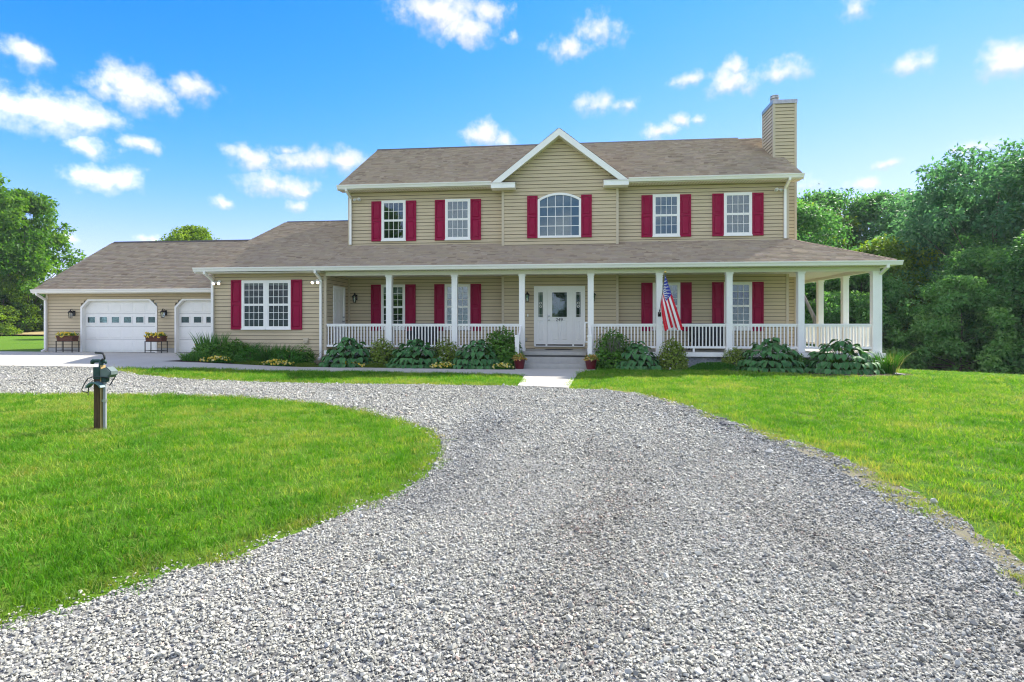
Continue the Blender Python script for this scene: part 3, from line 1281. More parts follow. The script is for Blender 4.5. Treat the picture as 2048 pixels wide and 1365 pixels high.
rows += plane_rows((ax, me_, mz), (xr, me_, mz), (0, mr - me_, rz_ - mz), lambda t: (cut_(t) / (xr - ax), 1))
o = link('shingles', shingle_mesh('shingles', rows), rf)
o.location = -wpos(rf)
o['kind'] = 'stuff'
mb = MB()
mb.prism([(xl, mr - .12, rz_ - .045), (xl, mr, rz_ + .05), (xl, mr + .12, rz_ - .045)], (xr - xl - .9, 0, 0), 0)
obj('ridge_cap', mb, 'ridge_dark', rf)
mb = MB()
for x in (xl - .02, xr - .005):
    mb.prism([(x, me_ + .02, mz - .02), (x, mr, rz_ - .02), (x, mr, rz_ - .19), (x, me_ + .02, mz - .19)], (.025, 0, 0), 0)
    mb.prism([(x, 2 * mr - me_, mz - .02), (x, mr, rz_ - .02), (x, mr, rz_ - .19), (x, 2 * mr - me_, mz - .19)], (.025, 0, 0), 0)
pieces('rake_board', mb, 'white_trim', rf)
# gable roof over the bay
for sg in (-1, 1):
    pts = [(ax, gyf, az_), (ax + sg * hw, gyf, ez), (ax + sg * hw, me_ - .05, ez), (ax, yr + .1, az_)]
    mb = slab(pts, .10)
    rg = obj('roof', mb, 'shingle', HOUSE)
    # courses run along Y
    e0, e1 = (ax + sg * hw, gyf, ez), (ax + sg * hw, yr, ez)
    rows = plane_rows(e0, e1, (-sg * hw, 0, az_ - ez), lambda t: (0, max(.01, ((me_ - gyf) + (yr - me_) * t) / (yr - gyf))))
    o = link('shingles', shingle_mesh('shingles', rows), rg)
    o.location = -wpos(rg)
    o['kind'] = 'stuff'
    # rake board with a deep face
    mb = MB()
    mb.prism([(ax, gyf - .03, az_ - .015), (ax + sg * (hw + .02), gyf - .03, ez - .025), (ax + sg * (hw + .02), gyf - .03, ez - .20), (ax + sg * (hw - .20), gyf - .03, ez - .10), (ax, gyf - .03, az_ - .26)], (0, .03, 0), 1)
    pieces('rake_board', mb, 'white_trim', rg)
    mb = MB()
    mb.prism([(ax, gyf, az_ - .24), (ax + sg * (hw - .02), gyf, ez - .05 - .04), (ax, B, az_ - .24)][0:2] + [(ax + sg * (hw - .02), B, ez - .09), (ax, B, az_ - .24)], (0, 0, -.02), 2)
    obj('soffit', mb, 'soffit', rg)
    # cornice return: a boxed stub with its own little pent roof
    xa, xb = sorted((ax + sg * (hw + .02), ax + sg * (hw - .82)))
    mb = MB()
    mb.box(xa, xb, gyf - .05, B - .02, ez - .20, ez - .03)
    mb.box(xa - .012, xb + .012, gyf - .065, B - .02, ez - .045, ez - .02)
    rt = obj('cornice_return', mb, 'white_trim', rg)
    mb = MB()
    mb.prism([(xa, gyf - .06, ez - .015), (xb, gyf - .06, ez - .015), (xb, B - .02, ez + .12), (xa, B - .02, ez + .12)], (0, 0, -.012), 2)
    obj('pent_shingle', mb, 'shingle', rt)
# porch and wing roof
pe, pz, ps = 17.85, 3.26, .431
wl, wr_y = -12.59, 23.95
wz = pz + ps * (wr_y - pe)
mb = MB()
mb.prism([(wl, pe, pz), (wl, wr_y, wz), (wl, 30.05, pz), (wl, 30.05, pz - .12), (wl, wr_y, wz - .13), (wl, pe, pz - .12)], (-8.165 - wl, 0, 0), 0)
rw = obj('roof', mb, 'shingle', HOUSE)
rows = plane_rows((wl, pe, pz), (-8.165, pe, pz), (0, wr_y - pe, wz - pz), full)
o = link('shingles', shingle_mesh('shingles', rows), rw)
o.location = -wpos(rw)
o['kind'] = 'stuff'
mb = MB()
mb.prism([(wl + .1, wr_y - .12, wz - .035), (wl + .1, wr_y, wz + .045), (wl + .1, wr_y + .12, wz - .035)], (-8.165 - wl - .1, 0, 0), 0)
obj('ridge_cap', mb, 'ridge_dark', rw)
mb = MB()
x = wl - .02
mb.prism([(x, pe + .02, pz - .02), (x, wr_y, wz - .02), (x, wr_y, wz - .16), (x, pe + .02, pz - .16)], (.025, 0, 0), 0)
pieces('rake_board', mb, 'white_trim', rw)
px_r = 9.67
top_x, top_y = 7.43, W
tz = pz + ps * (W - pe)
mb = slab([(-8.165, pe, pz), (px_r, pe, pz), (top_x, top_y, tz), (-8.165, top_y, tz)], .11)
rp = obj('roof', mb, 'shingle', HOUSE)
Lp = px_r + 8.165
rows = plane_rows((-8.165, pe, pz), (px_r, pe, pz), (0, W - pe, tz - pz), lambda t: (0, 1 - t * (px_r - top_x) / Lp))
o = link('shingles', shingle_mesh('shingles', rows), rp)
o.location = -wpos(rp)
o['kind'] = 'stuff'
mb = slab([(px_r, pe, pz), (px_r, 28.5, pz), (top_x, 28.5, tz), (top_x, top_y, tz)], .11)
rs = obj('roof', mb, 'shingle', HOUSE)
Ls = 28.5 - pe
rows = plane_rows((px_r, pe, pz), (px_r, 28.5, pz), (top_x - px_r, 0, tz - pz), lambda t: (t * (top_y - pe) / Ls, 1))
o = link('shingles', shingle_mesh('shingles', rows), rs)
o.location = -wpos(rs)
o['kind'] = 'stuff'
# hip caps: overlapping cap shingles
mb = MB()
h0, h1 = Vector((px_r, pe, pz)), Vector((top_x, top_y, tz))
for i in range(22):
    a = h0.lerp(h1, i / 22)
    b = h0.lerp(h1, (i + 1.15) / 22)
    mb.add([a + Vector((-.10, -.02, .012)), a + Vector((0, 0, .045)), a + Vector((.02, .10, .012)), b + Vector((-.10, -.02, .004)), b + Vector((0, 0, .035)), b + Vector((.02, .10, .004))],
           [(0, 1, 4, 3), (1, 2, 5, 4), (0, 2, 1)])
obj('hip_cap', mb, 'shingle', rp)
# garage roof
ge, gzv, gr = 20.0, 2.71, 23.87
grz = 5.095
gl, grx = -20.84, -12.27
mb = MB()
mb.prism([(gl, ge, gzv), (gl, gr, grz), (gl, 2 * gr - ge, gzv), (gl, 2 * gr - ge, gzv - .12), (gl, gr, grz - .14), (gl, ge, gzv - .12)], (grx - gl, 0, 0), 0)
rga = obj('roof', mb, 'shingle', HOUSE)
rows = plane_rows((gl, ge, gzv), (grx, ge, gzv), (0, gr - ge, grz - gzv), full)
o = link('shingles', shingle_mesh('shingles', rows), rga)
o.location = -wpos(rga)
o['kind'] = 'stuff'
mb = MB()
mb.prism([(gl + .1, gr - .12, grz - .04), (gl + .1, gr, grz + .05), (gl + .1, gr + .12, grz - .04)], (grx - gl, 0, 0), 0)
obj('ridge_cap', mb, 'ridge_dark', rga)
mb = MB()
x = gl - .02
mb.prism([(x, ge + .02, gzv - .02), (x, gr, grz - .02), (x, gr, grz - .18), (x, ge + .02, gzv - .18)], (.025, 0, 0), 0)
pieces('rake_board', mb, 'white_trim', rga)


# ---- soffits, gutters, downspouts
def gutter(x0, x1, ye, zt, h=.125, side=None):
    mb = MB()
    prof = [(0, 0), (-.115, 0), (-.115, -.03), (-.095, -.06), (-.075, -h), (0, -h)]
    if side is None:
        mb.prism([(x0, ye + y, zt + z) for y, z in prof], (x1 - x0, 0, 0), 0)
        mb.box(x0, x1, ye - .122, ye - .108, zt - .015, zt + .006)
    else:
        mb.prism([(ye - y, x0, zt + z) for y, z in prof], (0, x1 - x0, 0), 1)
        mb.box(ye + .108, ye + .122, x0, x1, zt - .015, zt + .006)
    return obj('gutter', mb, 'gutter_white', HOUSE)


gutter(xl, ax - hw - .03, me_, mz - .004)
gutter(ax + hw + .03, xr, me_, mz - .004)
gutter(wl, px_r + .11, pe, pz - .004)
gutter(pe + .002, 28.5, px_r, pz - .004, side=1)
gutter(gl, -12.63, ge, gzv - .004)
mb = MB()
mb.box(xl, -2.44, me_ + .004, W - .02, 6.235, 6.258)
mb.box(1.71, xr, me_ + .004, W - .02, 6.235, 6.258)
mb.box(wl, -8.2, pe + .004, PF - .02, 3.085, 3.115)
mb.box(gl, -12.6, ge + .004, GY - .02, 2.555, 2.58)
pieces('soffit', mb, 'soffit', HOUSE)
mb = MB()                                  # soffit ribs / vents
for x in np.arange(xl + .1, xr - .1, .1):
    if -2.9 < x < 2.1:
        continue
    mb.box(x, x + .012, me_ + .03, W - .03, 6.228, 6.234)
for x in np.arange(-8.1, px_r - .3, .1):
    mb.box(x, x + .012, pe + .05, PF - .12, 3.112, 3.118)
obj('soffit_rib', mb, 'corner_trim', HOUSE)['kind'] = 'stuff'


def downspout(pts, w=.052):
    mb = MB()
    mb.tube(pts, w, 4, True, True)
    return obj('downspout', mb, 'white_trim', HOUSE)


def spout_front(x, ye, zt, yw, zb, kick=True):
    yw2 = yw - .07
    p = [(x, ye - .05, zt - .10), (x, ye - .05, zt - .18), (x, yw2 - .015, zt - .38), (x, yw2, zt - .48), (x, yw2, zb + .12)]
    p += [(x, yw2, zb + .06), (x, yw2 - .16, zb)] if kick else [(x, yw2, zb)]
    return downspout(p)


spout_front(-8.05, me_, mz, W, 4.30, False)
spout_front(7.30, me_, mz, W, 4.30, False)
spout_front(-12.20, pe, pz, PF, .2)
spout_front(-8.33, pe, pz, PF, .2)
spout_front(-20.62, ge, gzv, GY, .30)
downspout([(9.38, pe - .05, pz - .10), (9.38, pe - .05, pz - .18), (9.40, 18.25, pz - .36), (9.40, 18.27, pz - .46), (9.40, 18.27, .30), (9.40, 18.12, .22)], .055)

# ---- porch: floor, steps, ceiling, beams, posts, railings
mb = MB()
mb.box(-8.15, 9.45, 18.10, W - .02, .375, FL)
mb.box(7.46, 9.45, W - .02, 28, .375, FL)
fl = obj('porch_floor', mb, 'concrete_step', HOUSE)
mb = MB()
mb.box(-8.15, -1.56, 18.08, 18.098, .36, FL - .004)
mb.box(.62, 9.47, 18.08, 18.098, .36, FL - .004)
mb.box(9.452, 9.47, 18.10, 28, .36, FL - .004)
pieces('fascia_board', mb, 'white_trim', fl)
mb = MB()
mb.box(-8.15, 9.40, 18.30, 18.5, -.5, .37)
mb.box(9.2, 9.40, 18.5, 28, -.9, .37)
fd = obj('foundation', mb, 'painted_brick', HOUSE)
# bricks of the foundation right of the steps
V, F, T = [], [], []
rr = np.random.default_rng(5)
for j in range(12):
    z = -.42 + j * .066
    x = .7 - (j % 2) * .1
    while x < 9.3:
        dz = rr.uniform(.0, .006)
        y = 18.288 - dz
        o = len(V)
        x1_, z1_ = x + .19, z + .056
        V += [(x, y, z), (x1_, y, z), (x1_, y, z1_), (x, y, z1_), (x, 18.30, z), (x1_, 18.30, z), (x1_, 18.30, z1_), (x, 18.30, z1_)]
        F += [(o, o + 1, o + 2, o + 3), (o + 3, o + 2, o + 6, o + 7), (o + 1, o + 5, o + 6, o + 2), (o, o + 3, o + 7, o + 4), (o, o + 4, o + 5, o + 1)]
        T += [rr.uniform(0, 1)] * 8
        x += .20
o = link('brick', fast_mesh('brick', V, F, 'painted_brick', T), fd)
o.location = -wpos(fd)
o['kind'] = 'stuff'
mb = MB()
mb.box(-1.56, .62, 17.80, 18.28, .16, .333)
st = obj('steps', mb, 'concrete_step', HOUSE)
mb = MB()
mb.box(-1.56, .62, 17.25, 17.798, -.1, .167)
obj('step', mb, 'concrete_step', st)
mb = MB()
mb.box(-1.45, .5, 18.02, 18.098, .385, .494)
obj('step', mb, 'concrete_step', st)
mb = MB()
mb.box(-8.15, 9.40, PF + .11, W - .02, 3.09, 3.12)
mb.box(7.46, 9.40, W - .02, 28, 3.09, 3.12)
pieces('porch_ceiling', mb, 'soffit', HOUSE)
mb = MB()
mb.box(-8.15, 9.36, 18.21, 18.40, 2.99, 3.118)
mb.box(9.17, 9.36, 18.40, 28, 2.99, 3.088)
mb.box(-8.15, px_r, pe + .004, 18.21, 3.12, 3.145)
mb.box(9.36, px_r, 18.21, 28, 3.12, 3.145)
pieces('porch_beam', mb, 'soffit', HOUSE)

post_x = [-5.98, -3.77, -1.55, .66, 2.81, 4.95, 7.09, 9.26]
mb = MB()
mb.box(-.092, .092, -.092, .092, FL + .002, 2.95)
mb.box(-.108, .108, -.108, .108, FL + .001, FL + .10)
mb.box(-.115, .115, -.115, .115, 2.93, 2.99)
mb.box(-.102, .102, -.102, .102, 2.86, 2.88)
post_me = mb.mesh('porch_post', 'white_trim')
for x in post_x:
    link('porch_post', post_me, HOUSE, (x, 18.31, 0))
for y in (20.19, 22.1, 24.1, 26.1):
    link('porch_post', post_me, HOUSE, (9.26, y, 0))
mb = MB()
mb.box(-.017, .017, -.017, .017, .68, 1.30)
bal_me = mb.mesh('baluster', 'white_trim')


def railing(a, b, y=None, x=None):
    mb = MB()
    if y is not None:
        mb.box(a, b, y - .035, y + .035, 1.345, 1.385)
        mb.box(a, b, y - .022, y + .022, 1.295, 1.345)
        mb.box(a, b, y - .03, y + .03, .61, .68)
        mb.box((a + b) / 2 - .03, (a + b) / 2 + .03, y - .02, y + .02, FL, .61)
    else:
        mb.box(x - .035, x + .035, a, b, 1.345, 1.385)
        mb.box(x - .022, x + .022, a, b, 1.295, 1.345)
        mb.box(x - .03, x + .03, a, b, .61, .68)
    r = obj('porch_railing', mb, 'white_trim', HOUSE)
    n = int(round((b - a) / .106))
    for i in range(n):
        t = a + (b - a) * (i + .5) / n
        link('baluster', bal_me, r, (t, y, 0) if y is not None else (x, t, 0))


railing(-8.15, -6.075, y=18.31)
for i in (0, 1, 3, 4, 5, 6):
    railing(post_x[i] + .093, post_x[i + 1] - .093, y=18.31)
for (a, b) in ((18.31, 20.19), (20.19, 22.1), (22.1, 24.1), (24.1, 26.1)):
    railing(a + .093, b - .093, x=9.26)
for sx, px in ((-1.635, -1.55), (.60, .66)):
    mb = MB()
    mb.box(sx - .062, sx + .062, 17.42, 17.545, 0, .98)
    mb.box(sx - .080, sx + .080, 17.402, 17.563, .98, 1.01)
    mb.prism([(sx - .07, 17.41, 1.01), (sx + .07, 17.41, 1.01), (sx + .07, 17.555, 1.01), (sx - .07, 17.555, 1.01)], (0, 0, .03), 2)
    obj('newel_post', mb, 'white_trim', HOUSE)
    mb = MB()
    mx = (sx + px) / 2
    mb.prism([(mx - .03, 17.55, .93), (mx - .03, 18.22, 1.33), (mx - .03, 18.22, 1.26), (mx - .03, 17.55, .86)], (.06, 0, 0), 0)
    mb.prism([(mx - .025, 17.55, .36), (mx - .025, 18.22, .74), (mx - .025, 18.22, .69), (mx - .025, 17.55, .31)], (.05, 0, 0), 0)
    r = obj('stair_rail', mb, 'white_trim', HOUSE)
    for k in range(5):
        y = 17.65 + k * .115
        zz = .36 + (y - 17.55) * .58
        mb = MB()
        mb.box(mx - .016, mx + .016, y - .016, y + .016, zz - .02, zz + .52)
        obj('baluster', mb, 'white_trim', r)
mb = MB()
mb.tube([(.56, 18.26, 1.42), (.48, 18.26, 1.42), (.475, 18.24, 1.40), (.475, 18.24, .82), (.48, 18.26, .80), (.56, 18.26, .80)], .026, 8)
obj('grab_rail', mb, 'white_trim', HOUSE)


# ---- windows and shutters
PANE = {}


def window(x0, x1, z0, z1, Y, cols, rows, sashes=2, glass='glass', backing='dark_void', valance=0, deep=.05):
    """double hung: casing > sash, pane, grille; Y is the wall face"""
    y = Y - .012
    c = .062
    mb = MB().frame(x0, x1, z0, z1, y - deep, y, c, .075)
    mb.box(x0 - .015, x1 + .015, y - deep - .02, y - deep + .002, z0 - .012, z0 + .03)
    wdw = obj('window', mb, 'white_trim', HOUSE)
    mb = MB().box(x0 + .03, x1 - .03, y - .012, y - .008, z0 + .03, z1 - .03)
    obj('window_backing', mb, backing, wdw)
    if valance:
        mb = MB()
        n = 14
        xs = np.linspace(x0 + c, x1 - c, n * 2 + 1)
        zt, zb = z1 - c, z1 - c - valance
        vs, fs = [], []
        for i, xx in enumerate(xs):
            yy = y - .016 - (.004 if i % 2 else 0)
            sc = .02 * abs(math.sin(i / (n * 2) * PI * 3))
            vs += [(xx, yy, zt), (xx, yy, zb - sc)]
        fs = [(2 * i, 2 * i + 1, 2 * i + 3, 2 * i + 2) for i in range(len(xs) - 1)]
        mb.add(vs, fs)
        obj('valance', mb, 'valance', wdw)
    ix0, ix1, iz0, iz1 = x0 + c, x1 - c, z0 + .075, z1 - c
    sh = (iz1 - iz0) / sashes
    s = .036
    for k in range(sashes):
        a, b = iz0 + k * sh, iz0 + (k + 1) * sh
        yo = y - .034 - .008 * k
        mb = MB().frame(ix0, ix1, a, b, yo - .006, yo + .012, s)
        sash = obj('sash', mb, 'white_trim', wdw)
        gx0_, gx1_, gz0_, gz1_ = ix0 + s, ix1 - s, a + s, b - s
        m = .0075
        mb = MB()
        for i in range(1, cols):
            xx = gx0_ + (gx1_ - gx0_) * i / cols
            mb.box(xx - m, xx + m, yo - .004, yo + .004, gz0_, gz1_)
        for j in range(1, rows):
            zz = gz0_ + (gz1_ - gz0_) * j / rows
            mb.box(gx0_, gx1_, yo - .0035, yo + .0035, zz - m, zz + m)
        obj('grille', mb, 'white_trim', wdw)
        pw, ph = (gx1_ - gx0_) / cols, (gz1_ - gz0_) / rows
        key = (round(pw, 3), round(ph, 3), glass)
        if key not in PANE:
            PANE[key] = MB().box(-pw / 2, pw / 2, 0, .002, -ph / 2, ph / 2).mesh('pane', glass)
        for i in range(cols):
            for j in range(rows):
                link('pane', PANE[key], wdw, (gx0_ + (i + .5) * pw, yo + .006, gz0_ + (j + .5) * ph))
    return wdw


SHUT = {}


def shutter(x0, x1, z0, z1, Y):
    key = (round(x1 - x0, 2), round(z1 - z0, 2))
    w_, h_ = x1 - x0, z1 - z0
    if key not in SHUT:
        mb = MB()
        t = .055
        mb.box(0, w_, -.018, 0, 0, h_)
        mb.frame(0, w_, 0, h_, -.040, -.018, t, t * 1.3)
        mid = h_ * .52
        mb.box(t, w_ - t, -.040, -.018, mid - .035, mid + .035)
        pn = []
        for (a, b) in ((t * 1.3, mid - .035), (mid + .035, h_ - t)):
            q = MB()
            g = .022
            X0, X1, A, B_ = t + g, w_ - t - g, a + g, b - g
            e = .03
            q.add([(X0, -.019, A), (X1, -.019, A), (X1, -.019, B_), (X0, -.019, B_), (X0 + e, -.036, A + e), (X1 - e, -.036, A + e), (X1 - e, -.036, B_ - e), (X0 + e, -.036, B_ - e)],
                  [(0, 1, 5, 4), (1, 2, 6, 5), (2, 3, 7, 6), (3, 0, 4, 7), (4, 5, 6, 7)])
            pn.append(q.mesh('panel', 'burgundy'))
        SHUT[key] = (mb.mesh('shutter', 'burgundy'), pn)
    me, pn = SHUT[key]
    at = (x0, Y - .017, z0)
    s = link('shutter', me, HOUSE, at)
    for p in pn:
        link('panel', p, s, at)


UPZ = (4.42, 5.905)
for (x0, x1) in ((-6.885, -5.978), (-4.506, -3.584), (2.876, 3.80), (5.285, 6.219)):
    window(x0, x1, *UPZ, W, 4, 2, backing='dark_void' if x0 < -6 else 'shade_cloth')
    shutter(x0 - .385, x0 + .002 - .004, UPZ[0] - .005, UPZ[1] - .02, W)
    shutter(x1 + .002, x1 + .387, UPZ[0] - .005, UPZ[1] - .02, W)
LWZ = (1.16, 2.822)
for k, (x0, x1) in enumerate(((-6.90, -5.998), (-4.524, -3.584), (2.876, 3.816), (5.285, 6.219))):
    window(x0, x1, *LWZ, W, 4, 3, valance=(.34, .42, .3, .26)[k])
    shutter(x0 - .388, x0 - .002, LWZ[0] - .03, LWZ[1] + .002, W)
    shutter(x1 + .002, x1 + .388, LWZ[0] - .03, LWZ[1] + .002, W)
# twin window of the wing
xm = (-11.154 - 9.397) / 2
window(-11.154, xm - .001, 1.19, 2.862, PF, 4, 3, glass='glass_dim', valance=.10)
window(xm + .001, -9.397, 1.19, 2.862, PF, 4, 3, glass='glass_dim', valance=.10)
shutter(-11.545, -11.156, 1.185, 2.872, PF)
shutter(-9.395, -9.006, 1.185, 2.872, PF)


# arched window of the bay
def arch_window():
    x0, x1, z0, zs, zt = -1.130, .383, 4.40, 5.745, 5.97
    Y = B - .012
    cx = (x0 + x1) / 2
    hw_ = (x1 - x0) / 2
    rise = zt - zs
    R = (hw_ ** 2 + rise ** 2) / (2 * rise)
    cz = zt - R

    def arc(xx, off):
        return cz + math.sqrt(max(0, (R - off) ** 2 - (xx - cx) ** 2))
    n = 18
    c = .075
    outer = [(x0, z0), (x1, z0)] + [(x1 - (x1 - x0) * i / n, arc(x1 - (x1 - x0) * i / n, 0)) for i in range(n + 1)]
    ix0, ix1 = x0 + c, x1 - c
    inner = [(ix0, z0 + c), (ix1, z0 + c)] + [(ix1 - (ix1 - ix0) * i / n, arc(ix1 - (ix1 - ix0) * i / n, c)) for i in range(n + 1)]
    m = len(outer)
    vs = [(x, Y - .055, z) for x, z in outer] + [(x, Y - .055, z) for x, z in inner] + [(x, Y, z) for x, z in outer] + [(x, Y, z) for x, z in inner]
    fs = []
    for i in range(m):
        j = (i + 1) % m
        fs += [(i, j, m + j, m + i), (i, 2 * m + i, 2 * m + j, j), (m + i, m + j, 3 * m + j, 3 * m + i)]
    wdw = obj('window', MB().add(vs, fs), 'white_trim', HOUSE)
    mb = MB().add([(x, Y - .010, z) for x, z in inner], [tuple(range(m))])
    obj('window_backing', mb, 'blind', wdw)
    cols = 5
    zr = [z0 + c, z0 + c + .335, z0 + c + .67, z0 + c + 1.005]
    g = MB()
    for i in range(1, cols):
        xx = ix0 + (ix1 - ix0) * i / cols
        g.box(xx - .009, xx + .009, Y - .038, Y - .030, z0 + c, arc(xx, c) + .01)
    for z in zr[1:]:
        g.box(ix0, ix1, Y - .0375, Y - .0305, z - .009, z + .015)
    obj('grille', g, 'white_trim', wdw)
    pw = (ix1 - ix0) / cols
    for i in range(cols):
        a, b = ix0 + i * pw, ix0 + (i + 1) * pw
        for j in range(3):
            obj('pane', MB().box(a, b, Y - .028, Y - .026, zr[j], zr[j + 1]), 'glass', wdw)
        top = [(a + (b - a) * k / 4, arc(a + (b - a) * k / 4, c)) for k in range(5)][::-1]
        poly = [(a, Y - .028, zr[3]), (b, Y - .028, zr[3])] + [(x, Y - .028, z) for x, z in top]
        obj('pane', MB().prism(poly, (0, .002, 0), 1), 'glass', wdw)
    shutter(x0 - .372, x0 - .002, z0, 5.885, B)
    shutter(x1 + .002, x1 + .372, z0, 5.885, B)


arch_window()


# ---- front door with sidelights
def panel_raised(mb, x0, x1, z0, z1, y, e=.025, d=.012):
    """recessed moulding + raised field facing -Y"""
    mb.add([(x0, y, z0), (x1, y, z0), (x1, y, z1), (x0, y, z1),
            (x0 + e * .5, y + d, z0 + e * .5), (x1 - e * .5, y + d, z0 + e * .5), (x1 - e * .5, y + d, z1 - e * .5), (x0 + e * .5, y + d, z1 - e * .5),
            (x0 + e * 1.6, y - d * .4, z0 + e * 1.6), (x1 - e * 1.6, y - d * .4, z0 + e * 1.6), (x1 - e * 1.6, y - d * .4, z1 - e * 1.6), (x0 + e * 1.6, y - d * .4, z1 - e * 1.6)],
           [(0, 1, 5, 4), (1, 2, 6, 5), (2, 3, 7, 6), (3, 0, 4, 7), (4, 5, 9, 8), (5, 6, 10, 9), (6, 7, 11, 10), (7, 4, 8, 11), (8, 9, 10, 11)])


def grid_face(mb, xs, zs, y, skip):
    """front sheet in XZ cut on a grid, leaving out the cells in skip"""
    for i in range(len(xs) - 1):
        for j in range(len(zs) - 1):
            if (i, j) in skip:
                continue
            mb.add([(xs[i], y, zs[j]), (xs[i + 1], y, zs[j]), (xs[i + 1], y, zs[j + 1]), (xs[i], y, zs[j + 1])], [(0, 1, 2, 3)])


def front_door():
    x0, x1, z0, z1 = -1.263, .521, .585, 2.707
    Y = B
    mb = MB()
    mb.box(x0, x1, Y - .055, Y + .05, z1 - .075, z1)
    for (a, b) in ((x0, x0 + .07), (-.855, -.79), (.075, .14), (x1 - .07, x1)):
        mb.box(a, b, Y - .055, Y + .05, z0 + .03, z1 - .075)
    mb.box(x0 + .02, x1 - .02, Y - .10, Y + .05, z0, z0 + .03)
    fd_ = obj('front_door', mb, 'door_paint', HOUSE)
    mb = MB()
    mb.box(x0 + .07, x1 - .07, Y - .02, Y - .012, z0 + .03, z0 + .075)
    obj('threshold_sweep', mb, 'black_plastic', fd_)
    ly = Y - .03
    # leaf
    mb = MB()
    a, b = -.788, .073
    xs = [a, -.63, -.40, -.33, -.104, b]
    zs = [.665, .80, 1.50, 1.62, 2.49, z1 - .077]
    grid_face(mb, xs, zs, ly, {(1, 3), (2, 3), (3, 3), (1, 1), (3, 1)})
    panel_raised(mb, xs[1], xs[2], zs[1], zs[2], ly)
    panel_raised(mb, xs[3], xs[4], zs[1], zs[2], ly)
    mb.frame(-.655, -.079, 1.595, 2.515, ly - .014, ly - .001, .03)
    mb.box(a, b, ly + .02, ly + .03, .665, z1 - .077)
    leaf = obj('door_leaf', mb, 'door_paint', fd_)
    obj('door_glass', MB().box(-.63, -.104, ly + .002, ly + .005, 1.62, 2.49), 'glass', fd_)
    obj('door_backing', MB().box(-.63, -.104, ly + .012, ly + .016, 1.62, 2.49), 'dark_void', fd_)
    for z, r in ((1.655, .034), (1.51, .036)):
        k = MB().lathe([(r, 0), (r, .012), (r * .4, .014), (r * .4, .035), (r * .9, .05), (r * .8, .07), (.004, .075)], (0, 0, 0), 12)
        link('door_knob' if z < 1.6 else 'deadbolt', k.mesh('door_knob', 'steel', smooth=False), fd_, (-.735, ly, z), (PI / 2, 0, 0))
    # sidelights
    for (p, q, gx, hx, nm) in ((x0 + .07, -.855, -1.106, -.944, 0), (.14, x1 - .07, .203, .367, 1)):
        mb = MB()
        xs = [p, gx, hx, q]
        zs = [.665, .80, 1.50, 1.62, 2.49, z1 - .077]
        grid_face(mb, xs, zs, ly, {(1, 3), (1, 1)})
        panel_raised(mb, gx, hx, zs[1], zs[2], ly)
        mb.frame(gx - .022, hx + .022, 1.598, 2.512, ly - .012, ly - .001, .024)
        mb.box(p, q, ly + .02, ly + .03, .665, z1 - .077)
        obj('sidelight', mb, 'door_paint', fd_)
        obj('sidelight_glass', MB().box(gx, hx, ly + .002, ly + .005, 1.62, 2.49), 'glass', fd_)
        obj('door_backing', MB().box(gx, hx, ly + .012, ly + .016, 1.62, 2.49), 'blind' if nm == 0 else 'dark_void', fd_)
        ld = MB()
        c_ = (gx + hx) / 2
        for z in (1.66, 1.70, 2.40, 2.44):
            ld.tube([(gx, ly, z), (hx, ly, z)], .004, 4)
        for (cz, rx, rz2) in ((2.05, .052, .10), (2.11, .028, .04), (1.99, .028, .04)):
            ld.tube([(c_ + rx * math.sin(t * PI / 8), ly, cz + rz2 * math.cos(t * PI / 8)) for t in range(17)], .006, 4, False)
        for dx in (-.05, .05):
            ld.tube([(c_ + dx, ly, 1.62), (c_ + dx, ly, 2.49)], .003, 4)
        obj('leaded_pattern', ld, 'white_trim', fd_)
    fc_ = bpy.data.curves.new('house_number', 'FONT')
    fc_.body = '249'
    fc_.size = .165
    fc_.align_x = 'CENTER'
    fc_.extrude = .004
    tmp = bpy.data.objects.new('house_number_text', fc_)
    COL.objects.link(tmp)
    bpy.context.view_layer.update()
    me = bpy.data.meshes.new_from_object(tmp.evaluated_get(bpy.context.evaluated_depsgraph_get()))
    bpy.data.objects.remove(tmp)
    me.materials.clear()
    me.materials.append(MATS['dark_metal'])
    link('house_number', me, fd_, (-.375, ly - .008, 1.475), (PI / 2, 0, 0))


front_door()


def side_door():
    X = -8.16
    y0, y1, z0, z1 = 18.80, 19.78, .54, 2.70
    mb = MB()
    mb.box(X - .02, X + .05, y0, y1, z1 - .07, z1)
    mb.box(X - .02, X + .05, y0, y0 + .06, z0, z1 - .07)
    mb.box(X - .02, X + .05, y1 - .10, y1, z0, z1 - .07)
    d = obj('side_door', mb, 'door_paint', HOUSE)
    mb = MB()
    mb.box(X - .015, X + .015, y0 + .062, y1 - .102, z0, z1 - .072)
    for (a, b) in ((z0 + .2, z0 + .85), (z0 + 1.0, z0 + 1.6), (z0 + 1.7, z0 + 1.98)):
        for (p, q) in ((y0 + .15, y0 + .43), (y0 + .49, y1 - .19)):
            mb.box(X + .0152, X + .026, p, q, a, b)
    obj('door_leaf', mb, 'door_paint', d)
    for z in (1.62, 1.47):
        k = MB().lathe([(.03, 0), (.03, .01), (.014, .012), (.014, .035), (.03, .05), (.026, .07), (.004, .075)], (0, 0, 0), 12)
        link('door_knob', k.mesh('door_knob', 'steel'), d, (X + .015, y1 - .16, z), (0, PI / 2, 0))


side_door()


